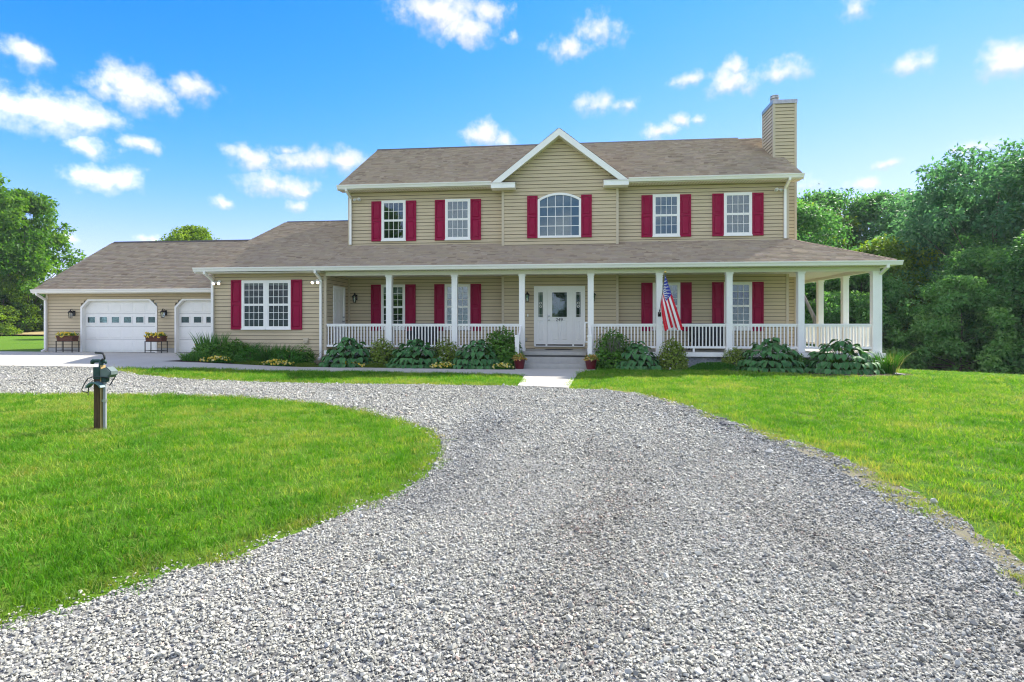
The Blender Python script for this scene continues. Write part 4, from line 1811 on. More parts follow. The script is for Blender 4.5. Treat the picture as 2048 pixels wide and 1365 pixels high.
# ---- garage doors
def garage_door(x0, x1, ncol):
    z0, z1 = .27, 2.285
    cut = .27
    y = GY
    c = .07
    # casing with clipped corners
    outer = [(x0 - c, z0), (x0 - c, z1 - cut + .03), (x0 + cut - .03, z1 + c - .01), (x1 - cut + .03, z1 + c - .01), (x1 + c, z1 - cut + .03), (x1 + c, z0)]
    inner = [(x0, z0), (x0, z1 - cut), (x0 + cut, z1), (x1 - cut, z1), (x1, z1 - cut), (x1, z0)]
    vs = [(x, y - .035, z) for x, z in outer] + [(x, y - .035, z) for x, z in inner] + [(x, y + .16, z) for x, z in outer] + [(x, y + .16, z) for x, z in inner]
    fs = []
    for i in range(5):
        fs += [(i, i + 1, 7 + i, 6 + i), (i, 12 + i, 13 + i, i + 1), (6 + i, 7 + i, 19 + i, 18 + i)]
    fs += [(0, 6, 18, 12), (5, 11, 23, 17)]
    d = obj('garage_door', MB().add(vs, fs), 'white_trim', HOUSE)
    # jamb stop hides the clipped corners of the leaf
    for (sx, xa) in ((1, x0), (-1, x1)):
        mb = MB().prism([(xa, y + .10, z1 - cut), (xa + sx * cut, y + .10, z1), (xa, y + .10, z1)], (0, .02, 0), 1)
        obj('jamb_stop', mb, 'white_trim', d)
    yd = y + .14
    sec = (z1 - z0) / 4
    cw = (x1 - x0) / ncol
    pan = gl_ = None
    for k in range(4):
        a = z0 + k * sec
        mb = MB()
        mb.box(x0, x1, yd, yd + .04, a + .004, a + sec - .004)
        s_ = obj('door_section', mb, 'door_paint', d)
        for i in range(ncol):
            xa, xb = x0 + i * cw + .05, x0 + (i + 1) * cw - .05
            if k == 2:
                m = MB()
                m.frame(xa + .02, xb - .02, a + .12, a + sec - .10, yd - .018, yd - .001, .03)
                obj('window_frame', m, 'white_trim', d)
                obj('pane', MB().box(xa + .05, xb - .05, yd - .008, yd - .004, a + .15, a + sec - .13), 'glass_dim', d)
                obj('window_backing', MB().box(xa + .05, xb - .05, yd - .003, yd - .001, a + .15, a + sec - .13), 'dark_void', d)
            else:
                if pan is None:
                    m = MB()
                    wx, hz, e = xb - xa, sec - .12, .02
                    m.add([(0, 0, 0), (wx, 0, 0), (wx, 0, hz), (0, 0, hz), (e, -.007, e), (wx - e, -.007, e), (wx - e, -.007, hz - e), (e, -.007, hz - e)],
                          [(0, 1, 5, 4), (1, 2, 6, 5), (2, 3, 7, 6), (3, 0, 4, 7), (4, 5, 6, 7)])
                    pan = m.mesh('panel', 'door_paint')
                link('panel', pan, d, (xa, yd, a + .06))
    mb = MB()
    mb.box(x0, x1, yd + .005, yd + .03, z0 - .03, z0 + .003)
    obj('bottom_seal', mb, 'black_plastic', d)


garage_door(D1[0] + .08, D1[1] - .08, 6)
garage_door(D2[0] + .08, D2[1] - .08, 4)

# small fixtures fastened to the house
mb = MB()
mb.box(-8.95, -8.78, PF - .075, PF - .016, .72, .90)
mb.box(-8.93, -8.80, PF - .11, PF - .07, .74, .82)
obj('dryer_vent', mb, 'corner_trim', HOUSE)
mb = MB()
mb.tube([(-1.53, B - .01, .82), (-1.53, B - .09, .82), (-1.53, B - .11, .78)], .02, 8)
mb.tube([(-1.56, B - .06, .87), (-1.50, B - .06, .87)], .012, 6)
mb.tube([(-1.53, B - .06, .82), (-1.53, B - .06, .87)], .008, 6)
obj('spigot', mb, 'steel', HOUSE)
mb = MB()
mb.box(-1.50, -1.46, B - .04, B - .016, 1.64, 1.73)
obj('doorbell', mb, 'white_trim', HOUSE)


# ------------------------------------------------------------------ lanterns and floodlights
def lantern(label, x, y, z, facing=0, sc=1.0):
    t = thing('wall_lantern', label, 'wall lamp', (x, y, z), facing, 'black wall lanterns on the house')
    s = sc
    local('back_plate', MB().box(-.05 * s, .05 * s, -.02, 0, -.10 * s, .10 * s), 'dark_metal', t)
    local('arm', MB().tube([(0, -.01, .03 * s), (0, -.07 * s, .12 * s), (0, -.14 * s, .15 * s), (0, -.17 * s, .10 * s)], .010 * s, 6), 'dark_metal', t)
    mb = MB()
    c0 = (0, -.17 * s, -.20 * s)
    for k in range(4):
        th = PI / 4 + k * PI / 2
        bx, by = math.cos(th), math.sin(th)
        mb.tube([(.055 * s * bx, -.17 * s + .055 * s * by, -.19 * s), (.078 * s * bx, -.17 * s + .078 * s * by, .03 * s)], .007 * s, 4)
    mb.lathe([(.06 * s, 0), (.062 * s, .02 * s), (.02 * s, .022 * s)], c0, 8)
    local('cage', mb, 'dark_metal', t)
    local('lamp_glass', MB().lathe([(.048 * s, .03 * s), (.068 * s, .22 * s)], c0, 8), 'lamp_glass', t)
    local('cap', MB().lathe([(.095 * s, .22 * s), (.09 * s, .24 * s), (.05 * s, .28 * s), (.025 * s, .30 * s), (.015 * s, .34 * s), (.004 * s, .36 * s)], c0, 8), 'dark_metal', t)
    local('bulb', MB().lathe([(.012 * s, .03 * s), (.012 * s, .08 * s), (.024 * s, .11 * s), (.004 * s, .15 * s)], c0, 8), 'flag_white', t)


lantern('black wall lantern on the tan siding at the outer end of the garage', -19.43, GY - .016, 1.80)
lantern('black wall lantern on the siding between the two garage doors', -15.56, GY - .016, 1.81)
lantern('black wall lantern on the porch wall in the corner beside the white side door', -7.86, W - .016, 2.36, 0)
lantern('black wall lantern left of the front door, half hidden by a porch post', -1.49, B - .016, 2.36)
lantern('black wall lantern right of the front door, mostly hidden by a porch post', .80, B - .016, 2.36)


def floodlight(label, x, y, z, lit, flip=1):
    t = thing('floodlight', label, 'floodlight', (x, y, z), 0, 'twin head security floodlights under the eaves')
    local('base_plate', MB().lathe([(.06, 0), (.06, .02), (.03, .035)], (0, 0, 0), 12), 'white_trim', t, False, (0, 0, 0), (PI / 2, 0, 0))
    for k, dx in enumerate((-.085, .085)):
        hd = MB()
        hd.tube([(0, -.02, 0), (dx * .5, -.06, -.005), (dx * .8, -.09, -.02)], .014, 6)
        hd.tube([(dx * .8, -.08, -.015), (dx, -.15, -.05), (dx * 1.1, -.19, -.07)], [.03, .045, .052], 10)
        h = local('lamp_head', hd, 'white_trim', t)
        local('bulb', MB().lathe([(.046, 0), (.044, .015), (.025, .03), (.003, .036)], (0, 0, 0), 10), 'bulb_lit' if lit else 'lamp_glass', h, False, (dx * 1.1, -.19, -.07), (PI / 2 + .45, 0, 0))


floodlight('white twin floodlight under the left end of the upper eave', -7.76, W - .016, 5.985, False)
floodlight('white twin floodlight under the right end of the upper eave below the chimney', 7.05, W - .016, 5.985, False)
floodlight('lit twin floodlight on the wing wall at the garage side downspout', -11.98, PF - .016, 2.82, True)
floodlight('lit twin floodlight on the wing wall beside the porch side downspout', -8.47, PF - .016, 2.83, True)


# ------------------------------------------------------------------ plants
def rand_dirs(r, n):
    v = r.normal(size=(n, 3))
    return unit(v)


def make_tree(seed, H, R, crown0, ncl, nleaf, ls, prof, mat, bark='bark', limbs=22, rc=(.14, .24), trunk_r=None):
    """returns (trunk mesh, crown mesh) at the origin"""
    r = np.random.default_rng(seed)
    tr = MB()
    trunk_r = trunk_r or H * .018
    path, rad = [], []
    off = r.normal(0, .03 * H, size=(2, 2))
    for i in range(9):
        t = i / 8
        path.append((off[0, 0] * t * t + .01 * H * math.sin(t * 5 + seed), off[0, 1] * t * t, t * H * .86 - .2))
        rad.append(trunk_r * (1 - .88 * t) * (1.5 if i == 0 else 1))
    tr.tube(path, rad, 8)
    cl = []
    while len(cl) < ncl:
        t = r.uniform(0, 1)
        th = r.uniform(0, 2 * PI)
        lob = 1 + .22 * math.sin(3 * th + seed) + .15 * math.sin(5 * th + 2 * seed + 6 * t)
        rr_ = R * prof(t) * lob * math.sqrt(r.uniform(.12, 1))
        cl.append((rr_ * math.cos(th), rr_ * math.sin(th), H * (crown0 + (1 - crown0) * t), R * r.uniform(*rc)))
    cl = np.array(cl)
    cl[:, 2] = np.minimum(cl[:, 2], H - cl[:, 3] * .5)
    far = np.argsort(-np.hypot(cl[:, 0], cl[:, 1]))[:limbs * 2]
    for k in r.permutation(far)[:limbs]:
        c = cl[k]
        d = math.hypot(c[0], c[1])
        z0 = max(H * .08, c[2] - d * r.uniform(.5, 1.0))
        ti = min(1, max(0, z0 / (H * .86)))
        p0 = Vector(path[min(8, int(ti * 8))])
        p0.z = z0
        p1 = Vector((c[0], c[1], c[2]))
        mid = p0.lerp(p1, .5) + Vector((0, 0, -.06 * d))
        r0 = max(.02, trunk_r * (1 - .85 * ti) * .5)
        tr.tube([p0, mid, p1], [r0, r0 * .6, r0 * .15], 5, False)
    P, D, Nn, T = [], [], [], []
    for c in cl:
        n = int(nleaf * (c[3] / (R * .19)) ** 2 * r.uniform(.7, 1.2))
        d = rand_dirs(r, n)
        rad_ = c[3] * r.uniform(.35, 1, size=(n, 1)) ** .4
        p = c[:3] + d * rad_ * np.array([1.1, 1.1, .68]) * (1 + .35 * r.normal(size=(n, 1)) * .5)
        nn = unit(d * .5 + np.array([0, 0, .8]) + r.normal(size=(n, 3)) * .45)
        dd = unit(d + r.normal(size=(n, 3)) * .6 + np.array([0, 0, -.35]))
        P.append(p)
        D.append(dd)
        Nn.append(nn)
        T.append(np.clip(r.normal(.5, .16, n) + r.normal(0, .20), 0, 1))
    P, D, Nn, T = np.concatenate(P), np.concatenate(D), np.concatenate(Nn), np.concatenate(T)
    P[:, 2] = np.maximum(P[:, 2], .05)
    L_ = ls * r.uniform(.7, 1.3, len(P))
    return tr.mesh('trunk', bark, smooth=True), leaf_mesh('crown', P, D, Nn, L_, L_ * .62, mat, T)


round_p = lambda t: math.sin(PI * min(1, .12 + t * .88)) ** .6
tall_p = lambda t: (.55 + .45 * math.sin(PI * min(1, t * 1.05 + .1))) * (1 - .55 * max(0, t - .6) / .4)
bush_p = lambda t: math.cos(t * PI / 2) ** .55
spread_p = lambda t: .35 + .75 * math.sin(PI * min(1, .1 + t * .85))

TREES = {
    'a': make_tree(1, 15.5, 5.6, .04, 190, 135, .36, tall_p, 'leaf_tree'),
    'b': make_tree(2, 14, 5.2, .03, 170, 135, .36, round_p, 'leaf_tree'),
    'c': make_tree(3, 13, 5.6, .10, 170, 165, .27, round_p, 'leaf_wood'),
    'd': make_tree(4, 13, 6.0, .08, 190, 165, .27, spread_p, 'leaf_bluish'),
    'e': make_tree(5, 8, 4.0, .02, 130, 170, .22, bush_p, 'leaf_lime'),
    'f': make_tree(6, 5, 3.2, .0, 110, 190, .17, bush_p, 'leaf_thicket', limbs=10, trunk_r=.06),
    'g': make_tree(7, 12, 4.6, .25, 120, 130, .28, round_p, 'leaf_lime'),
    'i': make_tree(9, 4.6, 2.5, .0, 105, 190, .16, bush_p, 'leaf_edge_shrub', limbs=10, trunk_r=.06),
    'h': make_tree(8, 6.5, 3.6, .0, 120, 190, .19, bush_p, 'leaf_thicket', limbs=10, trunk_r=.07),
}


def plant_tree(kind, x, y, rz, s, label, name='deciduous_tree', group=None, sz=None, cat='tree', sink=0.0):
    t = thing(name, label, cat, (x, y, gz(x, y) - sink), rz, group)
    t.scale = (s, s, sz or s)
    tr, cr = TREES[kind]
    local('trunk', tr, None, t)
    local('crown', cr, None, t)
    return t


LG = 'trees at the edge of the left field'
plant_tree('a', -64.3, 54.5, .3, 1.17, 'tallest leafy green tree at the left edge of the photograph', group=LG)
plant_tree('b', -59.0, 55.5, 1.5, .98, 'broad leafy tree directly left of the garage roof', group=LG, sz=1.1)
plant_tree('e', -60.5, 51.8, .9, .95, 'low spreading bushy tree at the foot of the tallest left tree', 'bushy_tree', LG)
plant_tree('e', -57.6, 52.0, 2.4, .80, 'low bushy growth under the broad tree beside the garage', 'bushy_tree', LG)
plant_tree('b', -68, 58, 2.2, 1.05, 'leafy tree cut off by the left border of the photograph', group=LG)
plant_tree('e', -55.2, 56.5, 1.1, .75, 'bushy growth half hidden behind the garage wall', 'bushy_tree', LG)
TG = 'treetops showing behind the garage roof'
plant_tree('g', -33.1, 46.9, .7, .80, 'loose rounded treetop rising behind the garage ridge', group=TG)
plant_tree('g', -31.0, 52.1, 2.0, .74, 'tiny treetop just showing where garage and wing roofs meet', group=TG)
RG_ = 'trees of the wood on the right'
plant_tree('c', 21.3, 50.4, .2, 1.02, 'green woodland tree whose crown rises beside the chimney chase', group=RG_, sz=1.04)
plant_tree('g', 18.2, 47.5, 1.9, 1.0, 'yellow green tree with see-through crown just right of the house corner', group=RG_)
plant_tree('c', 25.0, 48.6, 2.5, .98, 'woodland tree between the house side tree and the tall dark ones', group=RG_, sz=1.0)
plant_tree('d', 26.2, 44.5, .9, .92, 'mid green rounded tree left of the tallest right tree', group=RG_)
plant_tree('d', 25.6, 37.0, 2.2, .94, 'tallest dark green tree at the upper right of the photograph', group=RG_, sz=.985)
plant_tree('c', 27.6, 33.0, 3.4, .90, 'dark green tree cut off by the right border of the photograph', group=RG_)
plant_tree('e', 19.8, 37.6, 1.0, .98, 'lime green sunlit tree above the porch roof corner', 'bushy_tree', RG_)
plant_tree('h', 17.2, 35.4, .4, .98, 'dark bushy tree behind the right end of the porch', 'bushy_tree', RG_)
plant_tree('h', 21.8, 32.6, 1.4, 1.0, 'dark green bushy mass below the tallest right tree', 'bushy_tree', RG_)
plant_tree('i', 18.9, 29.6, 2.9, 1.02, 'large rounded shrub standing out at the wood edge', 'rounded_shrub', RG_, cat='shrub')
plant_tree('h', 22.3, 29.2, 2.6, 1.08, 'tall leafy shrub at the right border in front of the wood', 'rounded_shrub', RG_, cat='shrub')
plant_tree('f', 15.2, 33.4, .6, .85, 'dark shrub at the wood edge seen past the porch corner post', 'rounded_shrub', RG_, cat='shrub')
plant_tree('f', 22.2, 26.4, 1.7, .72, 'low shrub at the wood edge by the right border', 'rounded_shrub', RG_, cat='shrub')
plant_tree('h', 13.3, 35.8, 2.0, .9, 'dark bush seen through the open side porch between its posts', 'bushy_tree', RG_)
plant_tree('c', 15.5, 41, 1.1, .82, 'dark shaded tree seen under the porch roof behind the side posts', group=RG_)
plant_tree('d', 31.5, 41, .1, 1.0, 'dark tree deep in the wood behind the tallest right tree', group=RG_)
plant_tree('c', 32.5, 52, 4.1, 1.0, 'far tree deep in the wood filling the gap behind', group=RG_)
plant_tree('h', 10.8, 40, 3.0, 1.0, 'dark bush far behind the house seen through the porch', 'bushy_tree', RG_)
# trees behind the photographer, seen only as reflections in the panes
BG = 'trees behind the photographer mirrored in the windows'
plant_tree('a', -23.5, -27, .3, 1.0, 'dark tree mirrored in the upper left window', group=BG)
plant_tree('b', 2.8, -44, 1.3, .9, 'dark tree mirrored in the front door glass', group=BG)
plant_tree('e', -6, -42, 1.3, 1.1, 'bushy tree mirrored low in the porch windows', 'bushy_tree', BG)

# bare grey snag behind the side porch
t = thing('bare_tree', 'bare pale grey forked trunk seen through the side porch', 'tree', (13.2, 31.0, gz(13.2, 31.0)))
t.scale = (.85, .85, .85)
mb = MB()
mb.tube([(0, 0, -.2), (-.1, 0, 1.0), (-.35, 0, 2.2), (-.6, 0, 3.1), (-1.2, .1, 4.6)], [.22, .19, .16, .13, .06], 8)
mb.tube([(-.35, 0, 2.2), (-.15, 0, 3.0), (-.5, 0, 4.2)], [.1, .08, .03], 6)
local('trunk', mb, 'pale_bark', t, True)
mb = MB()
mb.tube([(-.1, 0, 1.0), (.55, 0, 1.5), (.9, 0, 1.55), (1.15, 0, 1.75), (1.2, 0, 2.6)], [.07, .06, .055, .045, .01], 6)
mb.tube([(.9, 0, 1.55), (.8, .1, 1.25), (.95, .1, 1.0)], [.03, .02, .008], 5)
local('branch', mb, 'pale_bark', t, True)


# ---- garden shrubs made of leaf clouds
def dome_leaves(r, n, rx, ry, h, depth=.35, flat=0.0):
    d = rand_dirs(r, n)
    d[:, 2] = np.abs(d[:, 2])
    q = 1 - depth * r.uniform(0, 1, size=(n, 1)) ** 1.6
    lump = 1 + .10 * np.sin(d[:, :1] * 9 + 1.3) * np.cos(d[:, 1:2] * 8) + .05 * r.normal(size=(n, 1))
    p = d * q * lump * np.array([rx, ry, h])
    nn = unit(d + np.array([0, 0, .5]) + r.normal(size=(n, 3)) * .4)
    dd = unit(np.cross(nn, r.normal(size=(n, 3))) + d * .6 + np.array([0, 0, -.2]))
    return p, dd, nn


def stems(r, n, rx, ry, h, mat='bark', rad=.012):
    mb = MB()
    for _ in range(n):
        th, q = r.uniform(0, 2 * PI), r.uniform(.2, .8)
        mb.tube([(r.uniform(-.06, .06), r.uniform(-.06, .06), -.05), (.5 * q * rx * math.cos(th), .5 * q * ry * math.sin(th), h * .4), (q * rx * math.cos(th), q * ry * math.sin(th), h * r.uniform(.65, .95))], [rad, rad * .8, rad * .3], 5)
    return mb


def bush(name, label, x, y, rx, ry, h, n, ls, mat, seed, blossoms=None, cat='shrub', group=None, asp=.6, depth=.35, nst=9):
    r = np.random.default_rng(seed)
    t = thing(name, label, cat, (x, y, gz(x, y)), 0, group)
    p, dd, nn = dome_leaves(r, n, rx, ry, h, depth)
    L_ = ls * r.uniform(.7, 1.3, n)
    local('foliage', leaf_mesh('foliage', p, dd, nn, L_, L_ * asp, mat, r.normal(.5, .2, n)), None, t)
    if nst:
        local('stem', stems(r, nst, rx, ry, h), 'bark', t)
    if blossoms:
        bm_, nb, bs = blossoms
        p, dd, nn = dome_leaves(r, nb, rx * 1.02, ry * 1.02, h * 1.03, .1)
        p = np.repeat(p, 4, 0)
        dd = unit(np.repeat(nn, 4, 0) * .3 + r.normal(size=(nb * 4, 3)))
        nn4 = unit(np.repeat(nn, 4, 0) + np.array([0, -.3, .3]) + .2 * r.normal(size=(nb * 4, 3)))
        p = p + dd * bs * .4
        local('blossom', leaf_mesh('blossom', p, dd, nn4, bs, bs * .75, bm_, r.normal(.5, .25, nb * 4)), None, t)
    return t


bush('hydrangea_bush', 'large dark green hydrangea bush left of the front steps', -2.12, 17.65, .66, .5, 1.20, 2600, .115, 'leaf_shrub', 21)
hb = bush('hydrangea_bush', 'large green hydrangea bush with brown twigs right of the front steps', 1.32, 17.62, .62, .46, 1.16, 2300, .11, 'leaf_shrub', 22)
r = np.random.default_rng(5)
mb = MB()
for _ in range(60):
    th, q = r.uniform(-PI, 0), r.uniform(.2, .8)
    x, y, z = q * .45 * math.cos(th), -.30 + .1 * q * math.sin(th), r.uniform(.5, .8)
    mb.tube([(x, y, z), (x + r.normal(0, .07), y - .12, z + r.uniform(.12, .32))], [.005, .003], 4)
local('dry_twig', mb, 'pale_bark', hb)
bush('azalea_bush', 'small yellow green azalea between the first and second hosta from the left', -6.05, 17.75, .54, .40, .88, 2400, .075, 'leaf_azalea', 23, ('petal_white', 22, .05))
bush('azalea_bush', 'small azalea with white buds between the second and third hosta from the left', -3.95, 17.75, .54, .40, .88, 2400, .07, 'leaf_azalea', 24, ('petal_white', 30, .05))
bush('azalea_bush', 'leggy yellow green azalea under the flag beside the fourth hosta', 3.12, 17.72, .48, .40, .88, 2200, .075, 'leaf_azalea', 25, ('petal_white', 20, .05))
bush('azalea_bush', 'low rounded azalea against the brick foundation left of the fifth hosta', 4.98, 17.70, .44, .38, .66, 1700, .07, 'leaf_azalea', 26, ('petal_white', 8, .05))
bush('boxwood_ball', 'bright green clipped ball shrub in the bed below the wing window', -10.35, 17.3, .44, .40, .50, 1900, .05, 'leaf_ball', 27, depth=.15, nst=5)
bush('green_bush', 'loose bright green bush in the bed left of the first hosta', -9.15, 17.5, .66, .44, .50, 2100, .07, 'leaf_ball', 28, depth=.3, nst=6)
bush('spreading_shrub', 'dark spreading shrub at the garage end of the flower bed', -11.75, 17.45, .72, .45, .58, 1900, .085, 'leaf_shrub', 29, depth=.3, nst=6)
bush('spreading_shrub', 'dark leafy perennial behind the clipped ball shrub', -11.0, 17.7, .55, .38, .70, 1500, .085, 'leaf_shrub', 30, depth=.3, nst=6)
bush('spreading_shrub', 'dark fine leaved shrub against the wall right of the window bed', -8.75, 17.85, .40, .3, .66, 800, .075, 'leaf_shrub', 31, ('petal_amber', 8, .045), depth=.4, nst=6)
bush('spreading_shrub', 'low dark bush between the fifth and sixth hosta', 6.55, 17.4, .42, .36, .55, 800, .09, 'leaf_shrub', 32, depth=.3, nst=6)


def blades(name, label, x, y, rx, ry, h, n, wd, mat, seed, lean=.35, cat='plant', group=None, blossoms=None):
    """sword leaves: strips of four segments that arch outwards"""
    r = np.random.default_rng(seed)
    t = thing(name, label, cat, (x, y, gz(x, y)), 0, group)
    V, F, T = [], [], []
    for k in range(n):
        th, q = r.uniform(0, 2 * PI), math.sqrt(r.uniform(0, 1))
        bx, by = q * rx * math.cos(th), q * ry * math.sin(th)
        hh = h * r.uniform(.6, 1.1)
        ld = np.array([math.cos(th), math.sin(th)]) * lean * q + r.normal(0, lean * .4, 2)
        fa = r.uniform(0, 2 * PI)
        sx, sy = math.cos(fa) * wd / 2, math.sin(fa) * wd / 2
        o = len(V)
        tn = np.clip(r.normal(.5, .22), 0, 1)
        for i in range(5):
            s = i / 4
            ww_ = (1 - s * s) * (1 if i else .7) + .02
            cx, cy = bx + ld[0] * hh * s * s, by + ld[1] * hh * s * s
            cz = hh * (s - .28 * lean * s ** 3)
            V += [(cx - sx * ww_, cy - sy * ww_, cz), (cx + sx * ww_, cy + sy * ww_, cz)]
            T += [tn, tn]
        F += [(o + 2 * i, o + 2 * i + 1, o + 2 * i + 3, o + 2 * i + 2) for i in range(4)]
    local('foliage', fast_mesh('foliage', V, F, mat, T), None, t)
    if blossoms:
        bm_, nb, bs, zb = blossoms
        p = np.c_[r.uniform(-rx, rx, nb), -ry * r.uniform(.3, 1, nb), h * r.uniform(zb - .12, zb + .12, nb)]
        p = np.repeat(p, 5, 0)
        dd = unit(r.normal(size=(nb * 5, 3)))
        local('blossom', leaf_mesh('blossom', p + dd * bs * .4, dd, unit(r.normal(size=(nb * 5, 3)) + np.array([0, -.6, .4])), bs, bs * .5, bm_, r.normal(.5, .25, nb * 5)), None, t)
    return t


blades('iris_clump', 'tall sword leaved iris clump at the garage corner of the wing', -11.9, 17.75, .46, .26, .94, 230, .042, 'leaf_iris', 41, .25, blossoms=('petal_amber', 10, .05, .45))
blades('daylily_clump', 'arching daylily clump under the left half of the wing window', -10.95, 17.92, .60, .28, .74, 430, .030, 'leaf_iris', 42, .45)
blades('daylily_clump', 'arching daylily clump with cream flowers under the right half of the wing window', -9.80, 17.92, .62, .28, .74, 440, .030, 'leaf_iris', 43, .45, blossoms=('petal_yellow', 14, .05, .5))
blades('daylily_clump', 'thin grassy clump at the wall left of the first hosta', -8.85, 18.0, .40, .18, .56, 160, .026, 'leaf_iris', 44, .45)
blades('iris_clump', 'small dark iris fan beside the fifth hosta', 5.35, 17.9, .14, .1, .62, 16, .035, 'leaf_iris', 45, .4)
blades('iris_clump', 'low dark strappy clump at the outer tip of the flower bed', -12.0, 16.9, .36, .24, .36, 220, .022, 'leaf_iris', 46, .7)
blades('ornamental_grass', 'tufted green ornamental grass at the outer corner of the porch', 8.95, 17.1, .24, .2, .72, 260, .020, 'leaf_ball', 47, .42)
blades('ornamental_grass', 'pale arching plumes of grass hanging over the lawn at the porch corner', 9.12, 17.0, .12, .12, .86, 40, .012, 'leaf_pale', 48, .62)


def low_mat(name, label, x, y, rx, ry, h, seed, mat='leaf_mat', n=2200, ls=.035):
    r = np.random.default_rng(seed)
    t = thing(name, label, 'plant', (x, y, gz(x, y)), 0, 'low green edging mats')
    th, q = r.uniform(0, 2 * PI, n), np.sqrt(r.uniform(0, 1, n))
    px, py = rx * q * np.cos(th), ry * q * np.sin(th)
    pz_ = h * (1 - q ** 3) * r.uniform(.3, 1, n) + .01
    dd = unit(np.c_[r.normal(0, .4, n), r.normal(0, .4, n) - .2, np.ones(n)])
    nn = unit(r.normal(size=(n, 3)) + np.array([0, -.5, .3]))
    local('foliage', leaf_mesh('foliage', np.c_[px, py, pz_], dd, nn, ls * r.uniform(.7, 1.6, n), ls * .4, mat, r.normal(.5, .22, n)), None, t)


low_mat('edging_mat', 'low green mat along the walk below the clipped ball shrub', -10.15, 16.98, .62, .16, .13, 51)
low_mat('edging_mat', 'low green mat along the walk left of the first hosta', -8.35, 17.12, .50, .18, .14, 52)
low_mat('edging_mat', 'low green mat along the walk between first and second hosta', -6.05, 17.12, .40, .15, .14, 53)
low_mat('groundcover_patch', 'bushy green groundcover strip in front of the brick foundation', 4.25, 17.28, .80, .22, .24, 54, 'leaf_ball', 4200, .05)


def flower_patch(label, x, y, rx, ry, seed, nb=60):
    r = np.random.default_rng(seed)
    t = thing('pansy_patch', label, 'flowers', (x, y, gz(x, y)), 0, 'patches of yellow pansies along the walk')
    n = 900
    th, q = r.uniform(0, 2 * PI, n), np.sqrt(r.uniform(0, 1, n))
    p = np.c_[rx * q * np.cos(th), ry * q * np.sin(th), (.21 * (1 - .5 * q ** 2)) * r.uniform(.1, 1, n)]
    nn = unit(r.normal(size=(n, 3)) * .5 + np.array([0, -.3, .8]))
    local('foliage', leaf_mesh('foliage', p, unit(r.normal(size=(n, 3))), nn, .055, .03, 'leaf_ball', r.normal(.35, .2, n)), None, t)
    th, q = r.uniform(0, 2 * PI, nb), np.sqrt(r.uniform(0, 1, nb))
    c = np.c_[rx * q * np.cos(th), ry * q * np.sin(th), .215 * (1 - .5 * q ** 2) * r.uniform(.55, 1.05, nb)]
    k = 4
    c4 = np.repeat(c, k, 0)
    a = np.tile(np.arange(k) * 2 * PI / k, nb) + np.repeat(r.uniform(0, 6, nb), k)
    dd = np.c_[np.cos(a), -.35 * np.ones(nb * k), np.sin(a)]
    dd = unit(dd)
    nn = unit(np.c_[r.normal(0, .25, nb * k), -np.ones(nb * k), .55 + r.normal(0, .25, nb * k)])
    tone = np.repeat(r.uniform(0, 1, nb), k)
    local('blossom', leaf_mesh('blossom', c4 + dd * .02, dd, nn, .036, .034, 'petal_yellow', tone), None, t)


flower_patch('yellow pansies at the garage end of the bed edge', -11.15, 16.88, .55, .18, 61, 80)
flower_patch('yellow pansies between the two mats below the wing window', -9.25, 17.08, .62, .18, 62, 100)
flower_patch('pale yellow pansies at the foot of the first hosta', -6.82, 17.12, .42, .14, 63, 60)
flower_patch('pale yellow pansies between the second and third hosta', -3.85, 16.95, .40, .16, 64, 75)
flower_patch('yellow pansies beside the left red flower pot', -2.0, 16.86, .34, .14, 65, 60)


# ---- hostas: every big leaf an object
def hosta_leaf(variant):
    r = np.random.default_rng(90 + variant)
    V, F, T = [], [], []
    nl, nw = 6, 4
    for i in range(nl + 1):
        s = i / nl
        half = .45 * (math.sin(PI * min(1, s * .93 + .07)) ** .75) * (1 - .35 * s) * (1.0 if i < nl else 0.02)
        zc = .16 * math.sin(s * PI * .55) - .42 * s * s * (1 + .12 * variant)
        for j in range(nw + 1):
            u = j / nw * 2 - 1
            cup = (.13 + .02 * variant) * abs(u) ** 1.4 * half * 2
            rip = .012 * math.sin(s * 11 + j * 2.1 + variant)
            V.append((s, u * half, zc + cup * .8 + rip))
            T.append(.9 if abs(u) == 1 and i > 0 else (.12 if j == nw // 2 else 0.0))  # cream leaf margin that also paints in the lit rim; faint midrib
    for i in range(nl):
        for j in range(nw):
            a = i * (nw + 1) + j
            F.append((a, a + nw + 1, a + nw + 2, a + 1))
    return fast_mesh('leaf', V, F, 'leaf_hosta', T, smooth=True)


HLEAF = [hosta_leaf(k) for k in range(3)]


